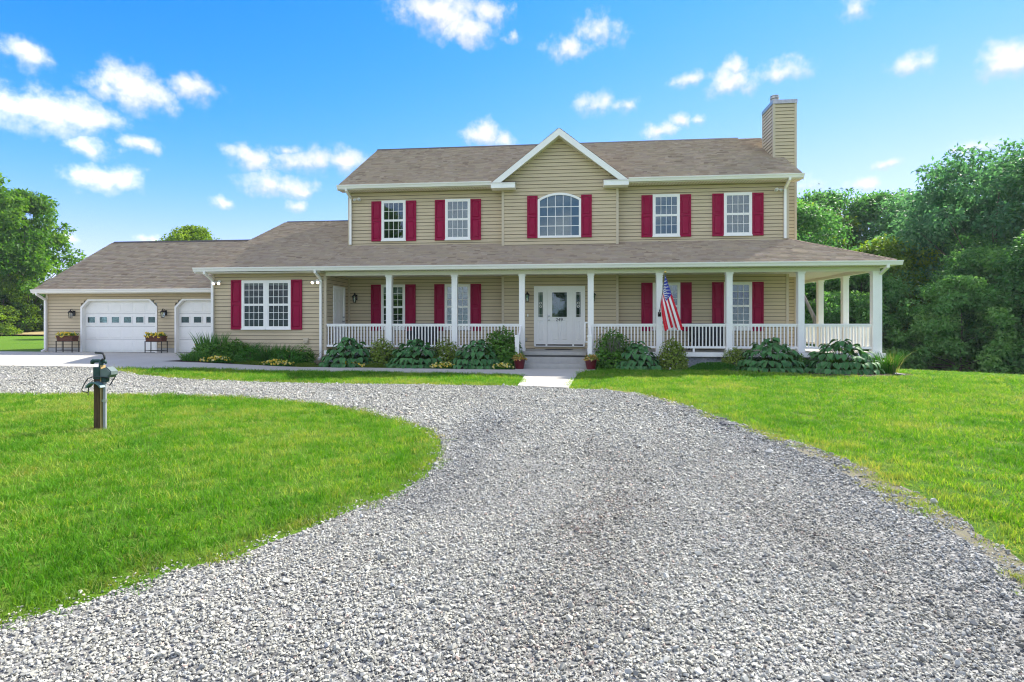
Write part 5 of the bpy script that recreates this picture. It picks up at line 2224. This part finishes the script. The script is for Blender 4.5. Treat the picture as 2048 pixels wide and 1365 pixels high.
def hosta(label, x, y, rx, h, seed, n=215, ls=.225):
    r = np.random.default_rng(seed)
    t = thing('hosta', label, 'plant', (x, y, gz(x, y)), 0, 'big leaved hostas along the porch')
    st_ = MB()
    k = 0
    rings = [(0.96, .10, .30), (0.86, .30, .26), (.70, .55, .20), (.48, .76, .14), (.22, .90, .10)]
    for (q, hz, share) in rings:
        m = max(5, int(n * share))
        for i in range(m):
            th = 2 * PI * (i + r.uniform(-.35, .35)) / m + q * 5
            qq = q * r.uniform(.88, 1.08)
            bx, by = qq * rx * math.cos(th), qq * rx * .80 * math.sin(th)
            bz = h * hz * r.uniform(.85, 1.12) + .05
            L_ = ls * r.uniform(.78, 1.15)
            pitch = r.normal(.12 + .62 * q * (1 - hz * .5), .18)
            rot = Euler((r.normal(0, .22), pitch, th + r.normal(0, .28)), 'XYZ')
            o = local('leaf', HLEAF[int(r.integers(3))], None, t)
            d = Vector((math.cos(th), math.sin(th), 0))
            o.location = Vector((bx, by, bz)) - d * L_ * .55
            o.rotation_euler = rot
            o.scale = (L_, L_ * r.uniform(.9, 1.1), L_)
            if i % 2 == 0:
                st_.tube([(0, 0, 0), (bx * .45, by * .45, bz * .75), tuple(o.location)], .006, 4, False)
    local('stem', st_, 'leaf_mat', t)
    return t


hosta('first hosta from the left, in front of the left porch corner', -7.1, 17.62, .98, .88, 71)
hosta('second hosta from the left, below the left porch post', -4.88, 17.55, 1.0, .84, 72, 230)
hosta('third hosta from the left, in front of the left hydrangea bush', -2.88, 17.35, .90, .82, 73)
hosta('fourth hosta, smallest one, right of the right hydrangea bush', 2.02, 17.42, .74, .78, 74, 150)
hosta('fifth hosta, large mound before the railing right of the steps', 5.82, 17.20, 1.02, .90, 75, 240)
hosta('sixth hosta, broad mound at the right end of the porch', 7.72, 17.05, 1.10, .90, 76, 250)


# ------------------------------------------------------------------ flower pots, planters, mat, chairs
def pot(label, x, y, seed):
    r = np.random.default_rng(seed)
    t = thing('flower_pot', label, 'flower pot', (x, y, gz(x, y) + .026), 0, 'dark red pots beside the steps')
    local('pot', MB().lathe([(.125, 0), (.13, .02), (.175, .26), (.19, .265), (.19, .30), (.17, .30), (.165, .26)], (0, 0, 0), 18), 'pot_red', t, True)
    n = 240
    p, dd, nn = dome_leaves(r, n, .20, .20, .16, .7)
    p[:, 2] += .28
    local('foliage', leaf_mesh('foliage', p, dd, nn, .07, .035, 'leaf_azalea', r.normal(.5, .2, n)), None, t)
    n = 150
    p, dd, nn = dome_leaves(r, n, .235, .235, .19, .3)
    p[:, 2] += .26
    local('blossom', leaf_mesh('blossom', p, dd, nn, .06, .045, 'petal_amber', r.uniform(0, 1, n)), None, t)


pot('dark red flower pot on the left side of the front steps', -1.52, 17.02, 81)
pot('dark red flower pot on the right side of the front steps', .62, 17.05, 82)


def planter(label, x, y, seed):
    r = np.random.default_rng(seed)
    t = thing('planter_stand', label, 'planter', (x, y, gz(x, y) + .02), 0, 'rusty planter stands by the garage')
    mb = MB()
    w_, d_, z0, z1 = .335, .15, .42, .63
    mb.add([(-w_ * .95, -d_ * .9, z0), (w_ * .95, -d_ * .9, z0), (w_ * .95, d_ * .9, z0), (-w_ * .95, d_ * .9, z0), (-w_, -d_, z1), (w_, -d_, z1), (w_, d_, z1), (-w_, d_, z1)],
           [(0, 3, 2, 1), (0, 1, 5, 4), (1, 2, 6, 5), (2, 3, 7, 6), (3, 0, 4, 7), (4, 5, 6, 7)])
    mb.box(-w_ - .012, w_ + .012, -d_ - .012, -d_ + .004, z1 - .025, z1 + .006)
    mb.box(-w_ - .012, -w_ + .004, -d_ + .005, d_, z1 - .025, z1 + .006)
    mb.box(w_ - .004, w_ + .012, -d_ + .005, d_, z1 - .025, z1 + .006)
    local('trough', mb, 'rust_metal', t)
    for sx in (-1, 1):
        for sy in (-1, 1):
            local('leg', MB().box(sx * w_ - .012, sx * w_ + .012, sy * d_ - .012, sy * d_ + .012, 0, z0 + .02), 'dark_metal', t)
    mb = MB()
    mb.tube([(-w_, -d_, .08), (w_, -d_, .08)], .009, 5)
    mb.tube([(-w_, d_, .08), (w_, d_, .08)], .009, 5)
    mb.tube([(-w_, -d_, z0), (w_, -d_, z0)], .009, 5)
    for sx in (-1, 1):
        mb.tube([(sx * w_, -d_, .08), (sx * w_, d_, .08)], .009, 5)
    mb.tube([(-.08, -d_ - .005, .42), (-.08, -d_ - .005, .08)], .009, 5)
    local('stretcher', mb, 'dark_metal', t)
    n = 420
    p = np.c_[r.uniform(-w_, w_, n), r.uniform(-d_, d_, n), z1 - .03 + .13 * r.uniform(0, 1, n)]
    nn = unit(r.normal(size=(n, 3)) * .5 + np.array([0, -.3, .8]))
    local('foliage', leaf_mesh('foliage', p, unit(r.normal(size=(n, 3))), nn, .06, .035, 'leaf_shrub', r.normal(.5, .2, n)), None, t)
    nb, k = 75, 4
    c = np.c_[r.uniform(-w_ - .03, w_ + .03, nb), r.uniform(-d_ - .06, d_, nb), z1 + .02 + .12 * r.uniform(-.5, 1, nb)]
    c4 = np.repeat(c, k, 0)
    a = np.tile(np.arange(k) * 2 * PI / k, nb) + np.repeat(r.uniform(0, 6, nb), k)
    dd = unit(np.c_[np.cos(a), -.35 * np.ones(nb * k), np.sin(a)])
    nn = unit(np.c_[r.normal(0, .25, nb * k), -np.ones(nb * k), .5 + r.normal(0, .25, nb * k)])
    local('blossom', leaf_mesh('blossom', c4 + dd * .02, dd, nn, .048, .044, 'petal_yellow', np.repeat(r.uniform(.0, .8, nb), k)), None, t)


planter('rusty planter stand of yellow flowers at the outer end of the garage', -19.30, 19.95, 85)
planter('rusty planter stand of yellow flowers between the garage doors', -15.62, 19.95, 86)

t = thing('doormat', 'dark oval doormat in front of the white front door', 'doormat', (-.38, 19.35, FL))
local('pile', MB().lathe([(.40, 0), (.41, .012), (.39, .02)], (0, 0, 0), 28), 'mat_rubber', t).scale = (1.1, .62, 1)
t = t.children[0]
mb = MB()
mb.lathe([(.44, 0), (.45, .010), (.40, .014)], (0, 0, 0), 28)
local('border', mb, 'black_plastic', t)


def settee(label, x, y, w_):
    t = thing('porch_settee', label, 'settee', (x, y, FL), 0, 'dark wicker seats on the porch')
    h = w_ / 2
    local('seat', MB().box(-h + .06, h - .06, -.36, .22, .28, .36), 'wicker', t)
    mb = MB()
    for k in range(int(w_ / .05)):
        xx = -h + .04 + k * .05
        mb.box(xx, xx + .042, .20, .25, .30, .87)
    mb.box(-h, h, .19, .27, .84, .90)
    local('backrest', mb, 'wicker', t)
    for s in (-1, 1):
        xa, xb = sorted((s * h, s * (h - .07)))
        local('armrest', MB().box(xa, xb, -.36, .19, .36, .60).box(xa - .005, xb + .005, -.38, .19, .60, .635), 'wicker', t)
        for yy in (-.34, .20):
            xc = s * (h - .035)
            local('leg', MB().box(xc - .025, xc + .025, yy - .025, yy + .025, 0, .30), 'wicker', t)
    local('skirt', MB().box(-h + .05, h - .05, -.35, -.33, .08, .28), 'wicker', t)
    n = max(1, int(round(w_ / .6)))
    cw = (w_ - .16) / n
    for k in range(n):
        xa = -h + .08 + k * cw
        c = MB().box(xa + .005, xa + cw - .005, -.37, .16, .362, .45)
        local('cushion', c, 'cushion', t)
        local('cushion', MB().box(xa + .01, xa + cw - .01, .10, .19, .46, .80), 'cushion', t)


settee('dark wicker settee on the porch between the two left windows', -5.18, 19.55, .95)
settee('dark wicker settee on the porch right of the flag', 4.62, 19.55, 1.25)


# ------------------------------------------------------------------ flag
def flag():
    t = thing('flag', 'United States flag hanging from an angled pole on a porch post', 'flag', (2.81, 18.2, 1.68))
    base = Vector((2.79, 18.12, 1.70))
    tip = Vector((2.84, 17.30, 2.90))

    def loc(p):
        p = Vector(p)
        return (p.x - 2.81, p.y - 18.2, p.z - 1.68)
    local('pole', MB().tube([loc(base), loc(tip)], .013, 8), 'steel', t)
    br = MB()
    br.box(-.05, .05, .0, .012, -.07, .07)
    br.tube([(-.02, .0, .0), loc(base.lerp(tip, .10))], .022, 8)
    local('bracket', br, 'dark_metal', t)
    fin = MB().lathe([(.012, 0), (.03, .01), (.036, .035), (.03, .06), (.006, .072)], loc(tip), 10)
    local('finial', fin, 'brass', t, True)
    nu, nv = 52, 64

    def S(a, b):
        """a: 0 top edge (tip side) .. 1 bottom edge; b: 0 hoist .. 1 fly"""
        A0, A1, A2 = tip.lerp(base, .03), Vector((3.06, 17.34, 2.25)), Vector((3.40, 17.42, 1.25))
        B0, B1, B2 = tip.lerp(base, .62), Vector((2.72, 17.66, 2.05)), Vector((2.86, 17.56, 1.22))
        pa = A0.lerp(A1, b).lerp(A1.lerp(A2, b), b)
        pb = B0.lerp(B1, b).lerp(B1.lerp(B2, b), b)
        wf = min(1.0, b * 2.2)
        KA = (0, .20, .30, .52, .62, .84, .92, 1)
        KF = (0, .36, .24, .62, .50, .90, .82, 1)
        KY = (0, .03, .12, .00, .11, -.01, .08, .03)
        sm = lambda K: sum(np.interp(a + da, KA, K) for da in (-.025, 0, .025)) / 3
        f = a * (1 - wf) + sm(KF) * wf
        p = pa.lerp(pb, f)
        p.y += sm(KY) * wf * (.7 + .5 * b) + .02 * math.sin(b * 6 + a * 3)
        p.z -= .10 * math.sin(PI * a) * (1 - b) + .05 * b * math.sin(a * 7 + 1)
        return p
    V = [loc(S(i / nu, j / nv)) for i in range(nu + 1) for j in range(nv + 1)]
    F, M = [], []
    for i in range(nu):
        for j in range(nv):
            a = i * (nv + 1) + j
            F.append((a, a + 1, a + nv + 2, a + nv + 1))
            st_ = min(12, int((i + .5) / nu * 13))
            M.append(2 if (st_ < 7 and (j + .5) / nv < .40) else (0 if st_ % 2 == 0 else 1))
    # stars, both sides
    for row in range(9):
        cnt = 6 if row % 2 == 0 else 5
        for k in range(cnt):
            av = (7 / 13) * (row + 1) / 10
            bv = .40 * ((k + .5) / 6 if cnt == 6 else (k + 1) / 6)
            e = .004
            p = S(av, bv)
            du = (S(av + e, bv) - p).normalized()
            dv = (S(av, bv + e) - p)
            dv = (dv - du * dv.dot(du)).normalized()
            nn = du.cross(dv)
            for sgn in (-1, 1):
                o = len(V)
                V.append(loc(p + nn * .004 * sgn))
                for q in range(10):
                    rr_ = .024 if q % 2 == 0 else .011
                    th = q * PI / 5
                    V.append(loc(p + nn * .004 * sgn + du * rr_ * math.cos(th) + dv * rr_ * math.sin(th)))
                for q in range(10):
                    F.append((o, o + 1 + q, o + 1 + (q + 1) % 10))
                    M.append(1)
    me = bpy.data.meshes.new('cloth')
    me.from_pydata(V, [], F)
    for m in ('flag_red', 'flag_white', 'flag_blue'):
        me.materials.append(MATS[m])
    me.polygons.foreach_set('material_index', M)
    me.shade_smooth()
    local('cloth', me, None, t)


flag()


# ------------------------------------------------------------------ yard hydrant post
def yard_hydrant():
    x, y = -6.15, 6.86
    t = thing('yard_hydrant', 'old wooden yard hydrant post with green tap and grey outlet box on the left lawn', 'yard hydrant', (x, y, gz(x, y)))
    local('post', MB().box(-.062, .022, -.05, .05, -.05, .80), 'wood_post', t)
    local('batten', MB().box(.024, .036, -.045, .03, -.05, .84), 'wood_pale', t)
    local('pipe', MB().tube([(.060, -.01, -.05), (.060, -.01, .80)], .021, 10), 'pvc_grey', t)
    local('pipe_clamp', MB().box(.03, .088, -.036, .0, .36, .39), 'steel', t)
    # tap head
    mb = MB()
    mb.tube([(0, 0, .78), (0, 0, .90)], .028, 10)
    mb.tube([(.035, 0, .885), (-.03, 0, .895), (-.08, -.01, .895), (-.105, -.01, .885)], [.020, .024, .024, .020], 10)
    mb.tube([(-.095, -.01, .898), (-.115, -.01, .885), (-.12, -.01, .855)], [.028, .028, .020], 10)
    mb.tube([(.01, 0, .90), (.05, 0, .89), (.072, 0, .862)], [.03, .022, .012], 8)
    local('tap', mb, 'hydrant_green', t, True)
    mb = MB()
    mb.tube([(.03, 0, .90), (.047, 0, .93), (.042, 0, .965), (.022, 0, .995), (-.03, 0, 1.0), (-.085, 0, 1.004)], [.012, .013, .013, .013, .012, .014], 8)
    mb.tube([(.02, -.025, .90), (.05, -.025, .925)], .010, 6)
    local('handle', mb, 'black_plastic', t, True)
    # metal wrap on the post head
    local('collar', MB().box(-.066, .026, -.056, .056, .66, .815), 'hydrant_green', t)
    # outlet box with weather cover
    mb = MB()
    mb.prism([(.04, -.06, .79), (.13, -.06, .82), (.195, -.06, .765), (.195, -.06, .72), (.15, -.06, .68), (.04, -.06, .69)], (0, .11, 0), 1)
    ob = local('outlet_box', mb, 'grey_plastic', t)
    local('cover', MB().prism([(.07, -.072, .785), (.125, -.072, .805), (.18, -.072, .76), (.18, -.072, .725), (.145, -.072, .695), (.07, -.072, .70)], (0, .011, 0), 1), 'grey_plastic', ob)
    mb = MB()
    mb.box(.03, .10, -.04, .02, .62, .68)
    local('conduit_fitting', mb, 'hydrant_green', t)
    # hose hanger: a curved teal saddle
    n = 10
    mb = MB()
    vs, fs = [], []
    for i in range(n + 1):
        th = PI * (.12 + .76 * i / n)
        for (r0, yy) in ((.115, -.13), (.115, -.05), (.096, -.13), (.096, -.05)):
            vs.append((-.005 - r0 * math.cos(th) * 1.05, yy, .515 + r0 * math.sin(th)))
    for i in range(n):
        a = i * 4
        fs += [(a, a + 4, a + 5, a + 1), (a + 2, a + 3, a + 7, a + 6), (a, a + 2, a + 6, a + 4), (a + 1, a + 5, a + 7, a + 3)]
    mb.add(vs, fs)
    local('hose_hanger', mb, 'teal_plastic', t)
    mb = MB()
    pts = [(.16, -.06, .68), (.08, -.09, .69), (-.03, -.09, .695), (-.11, -.09, .67), (-.16, -.09, .60), (-.195, -.09, .53), (-.19, -.09, .505), (-.15, -.09, .495), (-.105, -.09, .488)]
    mb.tube(pts, .006, 6)
    mb.tube([(-.105, -.09, .488), (-.10, -.09, .54), (-.085, -.09, .60), (-.06, -.07, .64)], .006, 6)
    mb.tube([(-.105, -.09, .488), (-.107, -.09, .45)], .005, 6)
    mb.tube([(.24, -.04, .70), (.20, -.05, .63), (.165, -.05, .58)], .007, 6)
    local('wire', mb, 'black_wire', t)


yard_hydrant()


# ------------------------------------------------------------------ small loose things on the lawn and gravel
def rock(name, label, cat, x, y, s, mat, seed):
    r = np.random.default_rng(seed)
    bm = bmesh.new()
    for p in rand_dirs(r, 22) * r.uniform(.75, 1, size=(22, 1)) * np.array(s):
        bm.verts.new(tuple(p + np.array([0, 0, s[2] * .6])))
    res = bmesh.ops.convex_hull(bm, input=bm.verts)
    bmesh.ops.delete(bm, geom=[g for g in res['geom_interior'] if isinstance(g, bmesh.types.BMVert)], context='VERTS')
    me = bpy.data.meshes.new(name)
    bm.to_mesh(me)
    bm.free()
    me.materials.append(MATS[mat])
    o = link(name, me, None, (x, y, gz(x, y)))
    o['label'] = label
    o['category'] = cat


rock('flat_stone', 'dark flat stone lying on the right edge of the gravel', 'stone', 2.16, 8.0, (.14, .09, .03), 'dark_stone', 3)
rock('small_stone', 'small dark stone on the gravel edge nearer the house', 'stone', 1.15, 9.6, (.05, .04, .03), 'dark_stone', 4)
t = thing('drain_outlet', 'black drain pipe end lying on the lawn at the porch corner', 'drain pipe', (8.5, 15.7, gz(8.5, 15.7)))
local('pipe', MB().tube([(.22, .12, .03), (.0, 0, .055), (-.10, -.05, .06)], .05, 10), 'black_plastic', t)
local('collar', MB().tube([(-.02, -.01, .058), (-.06, -.03, .06)], .06, 10), 'black_plastic', t)


# ------------------------------------------------------------------ scattered stuff: gravel stones and grass tufts
def scatter(name, pts, rots, scales, attrs, sources):
    """point mesh + geometry nodes that instance the source meshes"""
    me = bpy.data.meshes.new(name)
    me.vertices.add(len(pts))
    me.vertices.foreach_set('co', np.asarray(pts, np.float32).ravel())
    for nm, arr in attrs.items():
        a = me.attributes.new(nm, 'FLOAT', 'POINT')
        a.data.foreach_set('value', np.asarray(arr, np.float32))
    a = me.attributes.new('rot', 'FLOAT_VECTOR', 'POINT')
    a.data.foreach_set('vector', np.asarray(rots, np.float32).ravel())
    a = me.attributes.new('scl', 'FLOAT_VECTOR', 'POINT')
    a.data.foreach_set('vector', np.asarray(scales, np.float32).ravel())
    a = me.attributes.new('pick', 'INT', 'POINT')
    a.data.foreach_set('value', RNG.integers(0, len(sources), len(pts)).astype(np.int32))
    o = link(name, me)
    o['kind'] = 'stuff'
    ng = bpy.data.node_groups.new(name, 'GeometryNodeTree')
    ng.interface.new_socket('Geometry', in_out='INPUT', socket_type='NodeSocketGeometry')
    ng.interface.new_socket('Geometry', in_out='OUTPUT', socket_type='NodeSocketGeometry')
    gi, go = ng.nodes.new('NodeGroupInput'), ng.nodes.new('NodeGroupOutput')
    col = bpy.data.collections.new(name + '_sources')
    for i, m in enumerate(sources):
        so = bpy.data.objects.new('%s_source_%d' % (name, i), m)
        col.objects.link(so)
    ci = ng.nodes.new('GeometryNodeCollectionInfo')
    ci.inputs['Collection'].default_value = col
    ci.inputs['Separate Children'].default_value = True
    ci.inputs['Reset Children'].default_value = True
    ip = ng.nodes.new('GeometryNodeInstanceOnPoints')
    ip.inputs['Pick Instance'].default_value = True

    def attr(nm, ty):
        n = ng.nodes.new('GeometryNodeInputNamedAttribute')
        n.data_type = ty
        n.inputs['Name'].default_value = nm
        return n.outputs['Attribute']
    e2r = ng.nodes.new('FunctionNodeEulerToRotation')
    ng.links.new(attr('rot', 'FLOAT_VECTOR'), e2r.inputs[0])
    ng.links.new(gi.outputs[0], ip.inputs['Points'])
    ng.links.new(ci.outputs[0], ip.inputs['Instance'])
    ng.links.new(attr('pick', 'INT'), ip.inputs['Instance Index'])
    ng.links.new(e2r.outputs[0], ip.inputs['Rotation'])
    ng.links.new(attr('scl', 'FLOAT_VECTOR'), ip.inputs['Scale'])
    ng.links.new(ip.outputs[0], go.inputs[0])
    md = o.modifiers.new('scatter', 'NODES')
    md.node_group = ng
    return o


def stone_mesh(seed):
    r = np.random.default_rng(seed)
    bm = bmesh.new()
    for p in rand_dirs(r, 13) * r.uniform(.7, 1, size=(13, 1)) * np.array([1, .78, .55]):
        bm.verts.new(tuple(p))
    res = bmesh.ops.convex_hull(bm, input=bm.verts)
    bmesh.ops.delete(bm, geom=[g for g in res['geom_interior'] if isinstance(g, bmesh.types.BMVert)], context='VERTS')
    me = bpy.data.meshes.new('stone')
    bm.to_mesh(me)
    bm.free()
    me.materials.append(MATS['gravel_stone'])
    return me


def tuft_mesh(seed, n=28, rad=.06, h=.044, wd=.0036):
    r = np.random.default_rng(seed)
    V, F, T = [], [], []
    for _ in range(n):
        th, q = r.uniform(0, 2 * PI), math.sqrt(r.uniform(0, 1)) * rad
        bx, by = q * math.cos(th), q * math.sin(th)
        hh = h * r.uniform(.45, 1.15)
        lx, ly = r.normal(0, .6, 2) * hh
        fa = r.uniform(0, PI)
        sx, sy = math.cos(fa) * wd / 2, math.sin(fa) * wd / 2
        o = len(V)
        V += [(bx - sx, by - sy, -.008), (bx + sx, by + sy, -.008), (bx - sx * .8 + lx * .35, by - sy * .8 + ly * .35, hh * .6), (bx + sx * .8 + lx * .35, by + sy * .8 + ly * .35, hh * .6), (bx + lx, by + ly, hh)]
        F += [(o, o + 1, o + 3), (o, o + 3, o + 2), (o + 2, o + 3, o + 4)]
        T += [r.uniform(0, 1)] * 5
    return fast_mesh('tuft', V, F, 'grass_blade', T, 'blade')


def sample_area(x0, x1, y0, y1, dens_fn, maxd, seed):
    r = np.random.default_rng(seed)
    n = int((x1 - x0) * (y1 - y0) * maxd)
    x, y = r.uniform(x0, x1, n), r.uniform(y0, y1, n)
    keep = r.uniform(0, 1, n) < dens_fn(x, y) / maxd
    return x[keep], y[keep], r


def in_view(x, y, margin=2.5):
    """keep a generous wedge of ground in front of the camera"""
    c, s = math.cos(YAW), math.sin(YAW)
    d = -x * s + y * c
    rr_ = x * c + y * s
    return (np.abs(rr_) < d * .95 + margin) & (d > .4)


# gravel
def gdens(x, y):
    d = np.hypot(x, y)
    return np.clip(7600 * (3.0 / np.maximum(d, .1)) ** 1.25, 800, 7600)


gx, gy, r = sample_area(-21, 3, .8, 15, gdens, 7600, 31)
k = in_view(gx, gy, 1.5) & inside(GRAVEL, gx, gy)
gx, gy = gx[k], gy[k]
# a few stones are kicked into the grass along the island's rim
isl = inside(ISLAND, gx, gy)
rim = np.full(len(gx), 9.0)
ii = np.where(isl)[0]
for e in [p for p in ISLAND if p[0] > -13]:
    rim[ii] = np.minimum(rim[ii], np.hypot(gx[ii] - e[0], gy[ii] - e[1]))
k = ~isl | ((rim < .20) & (r.uniform(0, 1, len(gx)) < .30 * (1 - rim / .20)))
gx, gy = gx[k], gy[k]
# stones thin out over the verge and the island's edge
vx, vy, _ = sample_area(1.2, 3.0, 2.2, 12, lambda a, b: 4200 * vnoise(a, b, .25, 6) ** 1.4, 4200, 32)
kv = inside(VERGE, vx, vy)
gx, gy = np.r_[gx, vx[kv]], np.r_[gy, vy[kv]]
n = len(gx)
d = np.hypot(gx, gy)
sz = .0090 * np.clip(d / 4.6, .95, 1.9) * r.lognormal(-.08, .36, n)
right_edge = np.exp(-((gx - 2.42 + .05 * np.abs(gy - 5)) / .42) ** 2)
left_edge = np.exp(-((gx + 1.15) / .35) ** 2) * (gy < 9) * (gy > 4)
track = vnoise(gx, gy, .9, 3) * .6 + vnoise(gx, gy, .3, 4) * .4
wob = .25 * np.sin(gy * .9)
dark_patch = np.exp(-((gx - .15 + wob) / .38) ** 2 - ((gy - 3.9) / 1.9) ** 2) * (.5 + vnoise(gx, gy, .35, 12)) + .6 * np.exp(-((gx - 1.75 - .3 * np.sin(gy)) / .3) ** 2 - ((gy - 4.0) / 1.2) ** 2)
tone = r.normal(.635, .13, n) - .12 * right_edge - .12 * left_edge - .20 * dark_patch + .18 * (track - .5)
hue = np.clip(r.normal(.52, .18, n) - .25 * right_edge - .22 * left_edge + .25 * dark_patch, 0, 1)
hue[r.uniform(0, 1, n) < .006] = 1.0
z = ground_z(gx, gy) + (vnoise(gx, gy, 1.3, 5) - .5) * .02 + sz * r.uniform(.05, .75, n)
rot = np.c_[r.normal(0, .42, n), r.normal(0, .42, n), r.uniform(0, 2 * PI, n)]
scl = np.c_[sz, sz * r.uniform(.8, 1.1, n), sz * r.uniform(.75, 1.2, n)]
scatter('gravel', np.c_[gx, gy, z], rot, scl, {'tone': np.clip(tone, 0, 1), 'hue': hue}, [stone_mesh(200 + i) for i in range(8)])


# grass
def lawn_mask(x, y):
    m = inside(ISLAND, x, y) | inside(STRIP_LAWN, x, y)
    rl = (x > -.03) & ~inside(GRAVEL, x, y) & ~inside(VERGE, x, y) & ~inside(WALK, x, y) & ~inside(BED_R, x, y) & ~inside(BED_L, x, y) & ~inside(LITTER, x, y) & (y < 32)
    rl &= ~((x < 9.5) & (y > 17.9)) & ~((y < 12.2) & (x < 1.6) & (y > 11.6) & (x < 0)) & ~((x < .9) & (y > 16.7))
    return m | rl


def tdens(x, y):
    d = np.hypot(x, y)
    return np.clip(190 * (4.0 / np.maximum(d, .1)) ** .9, 20, 190)


tx, ty, r = sample_area(-20, 26, 1.2, 31, tdens, 190, 41)
k = in_view(tx, ty, 2.0)
tx, ty = tx[k], ty[k]
k = lawn_mask(tx, ty)
# ragged rim: some tufts creep out over the stones, bare nicks in the turf
edge_d = np.full(len(tx), 9.0)
for e in [p for p in ISLAND if p[0] > -13] + RLAWN_EDGE + STRIP_B:
    edge_d = np.minimum(edge_d, np.hypot(tx - e[0], ty - e[1]))
nick = vnoise(tx, ty, .22, 33)
creep = ~k & (edge_d < .11) & (nick > .60) & (inside(GRAVEL, tx, ty) | inside(VERGE, tx, ty))
k = (k & ~((edge_d < .12) & (nick < .34))) | creep
tx, ty = tx[k], ty[k]
# sparse weeds on the verge and along the island's rim
vx, vy, _ = sample_area(.5, 3.1, 2.0, 12, lambda a, b: 260 * vnoise(a, b, .3, 7) ** 2.6, 260, 42)
kv = inside(VERGE, vx, vy)
tx, ty = np.r_[tx, vx[kv]], np.r_[ty, vy[kv]]
n = len(tx)
nver = int(kv.sum())
d = np.hypot(tx, ty)
hsc = np.clip(.8 + d / 26, .85, 1.5) * r.uniform(.75, 1.2, n)
wsc = np.clip(.85 + d / 9, 1.0, 2.9) * r.uniform(.9, 1.1, n)
# distance to the rims decides how dry it is
edge_pts = np.array([p for p in ISLAND if p[0] > -12] + RLAWN_EDGE + STRIP_B)
dmin = np.full(n, 9.0)
for e in edge_pts:
    dmin = np.minimum(dmin, np.hypot(tx - e[0], ty - e[1]))
patch = vnoise(tx, ty, 1.6, 8) * .6 + vnoise(tx, ty, .45, 9) * .4
dry = np.clip((.34 - dmin) / .30, 0, 1) * r.uniform(0, 1, n) ** 1.4 * (.35 + vnoise(tx, ty, .8, 14)) + np.clip(patch - .60, 0, 1) * 1.6 * r.uniform(0, 1, n)
dry[r.uniform(0, 1, n) < .06] += .45
clover = np.clip(vnoise(tx, ty, .7, 21) - .68, 0, 1) * 1.5
tone = np.clip(.45 - .7 * clover + .65 * (patch - .5) + .05 * (tx > 0) + r.normal(0, .17, n), 0, .85)
hsc *= np.where(dmin < .10, .6, np.where(dmin < .5, 1.12, 1.0))
if nver:
    hsc[-nver:] *= .5
    dry[-nver:] = np.clip(r.uniform(.1, .9, nver), 0, 1)
hp = np.hypot(tx + 6.15, ty - 6.86)
dry = np.clip(dry + .8 * np.exp(-(hp / .22) ** 2), 0, 1)
hsc *= 1 - .5 * np.exp(-(hp / .2) ** 2)
z = ground_z(tx, ty) + (vnoise(tx, ty, 1.3, 5) - .5) * .02
scatter('grass', np.c_[tx, ty, z], np.c_[r.normal(0, .12, n), r.normal(0, .12, n), r.uniform(0, 2 * PI, n)], np.c_[wsc, wsc, hsc],
        {'tone': tone, 'dry': np.clip(dry, 0, 1)}, [tuft_mesh(300 + i) for i in range(6)])
print('stones', len(gx), 'tufts', len(tx))

# ------------------------------------------------------------------ the summer air
me = MB().box(-95, 60, -60, 78, -3.0, 24).mesh('haze', None)
t = NT('haze_air')
v = t.n('ShaderNodeVolumePrincipled')
v.inputs['Color'].default_value = (.80, .90, 1.0, 1)
v.inputs['Density'].default_value = .0003
v.inputs['Anisotropy'].default_value = .25
t.l(v.outputs[0], t.out.inputs['Volume'])
me.materials.append(MATS['haze_air'])
link('haze', me)['kind'] = 'stuff'
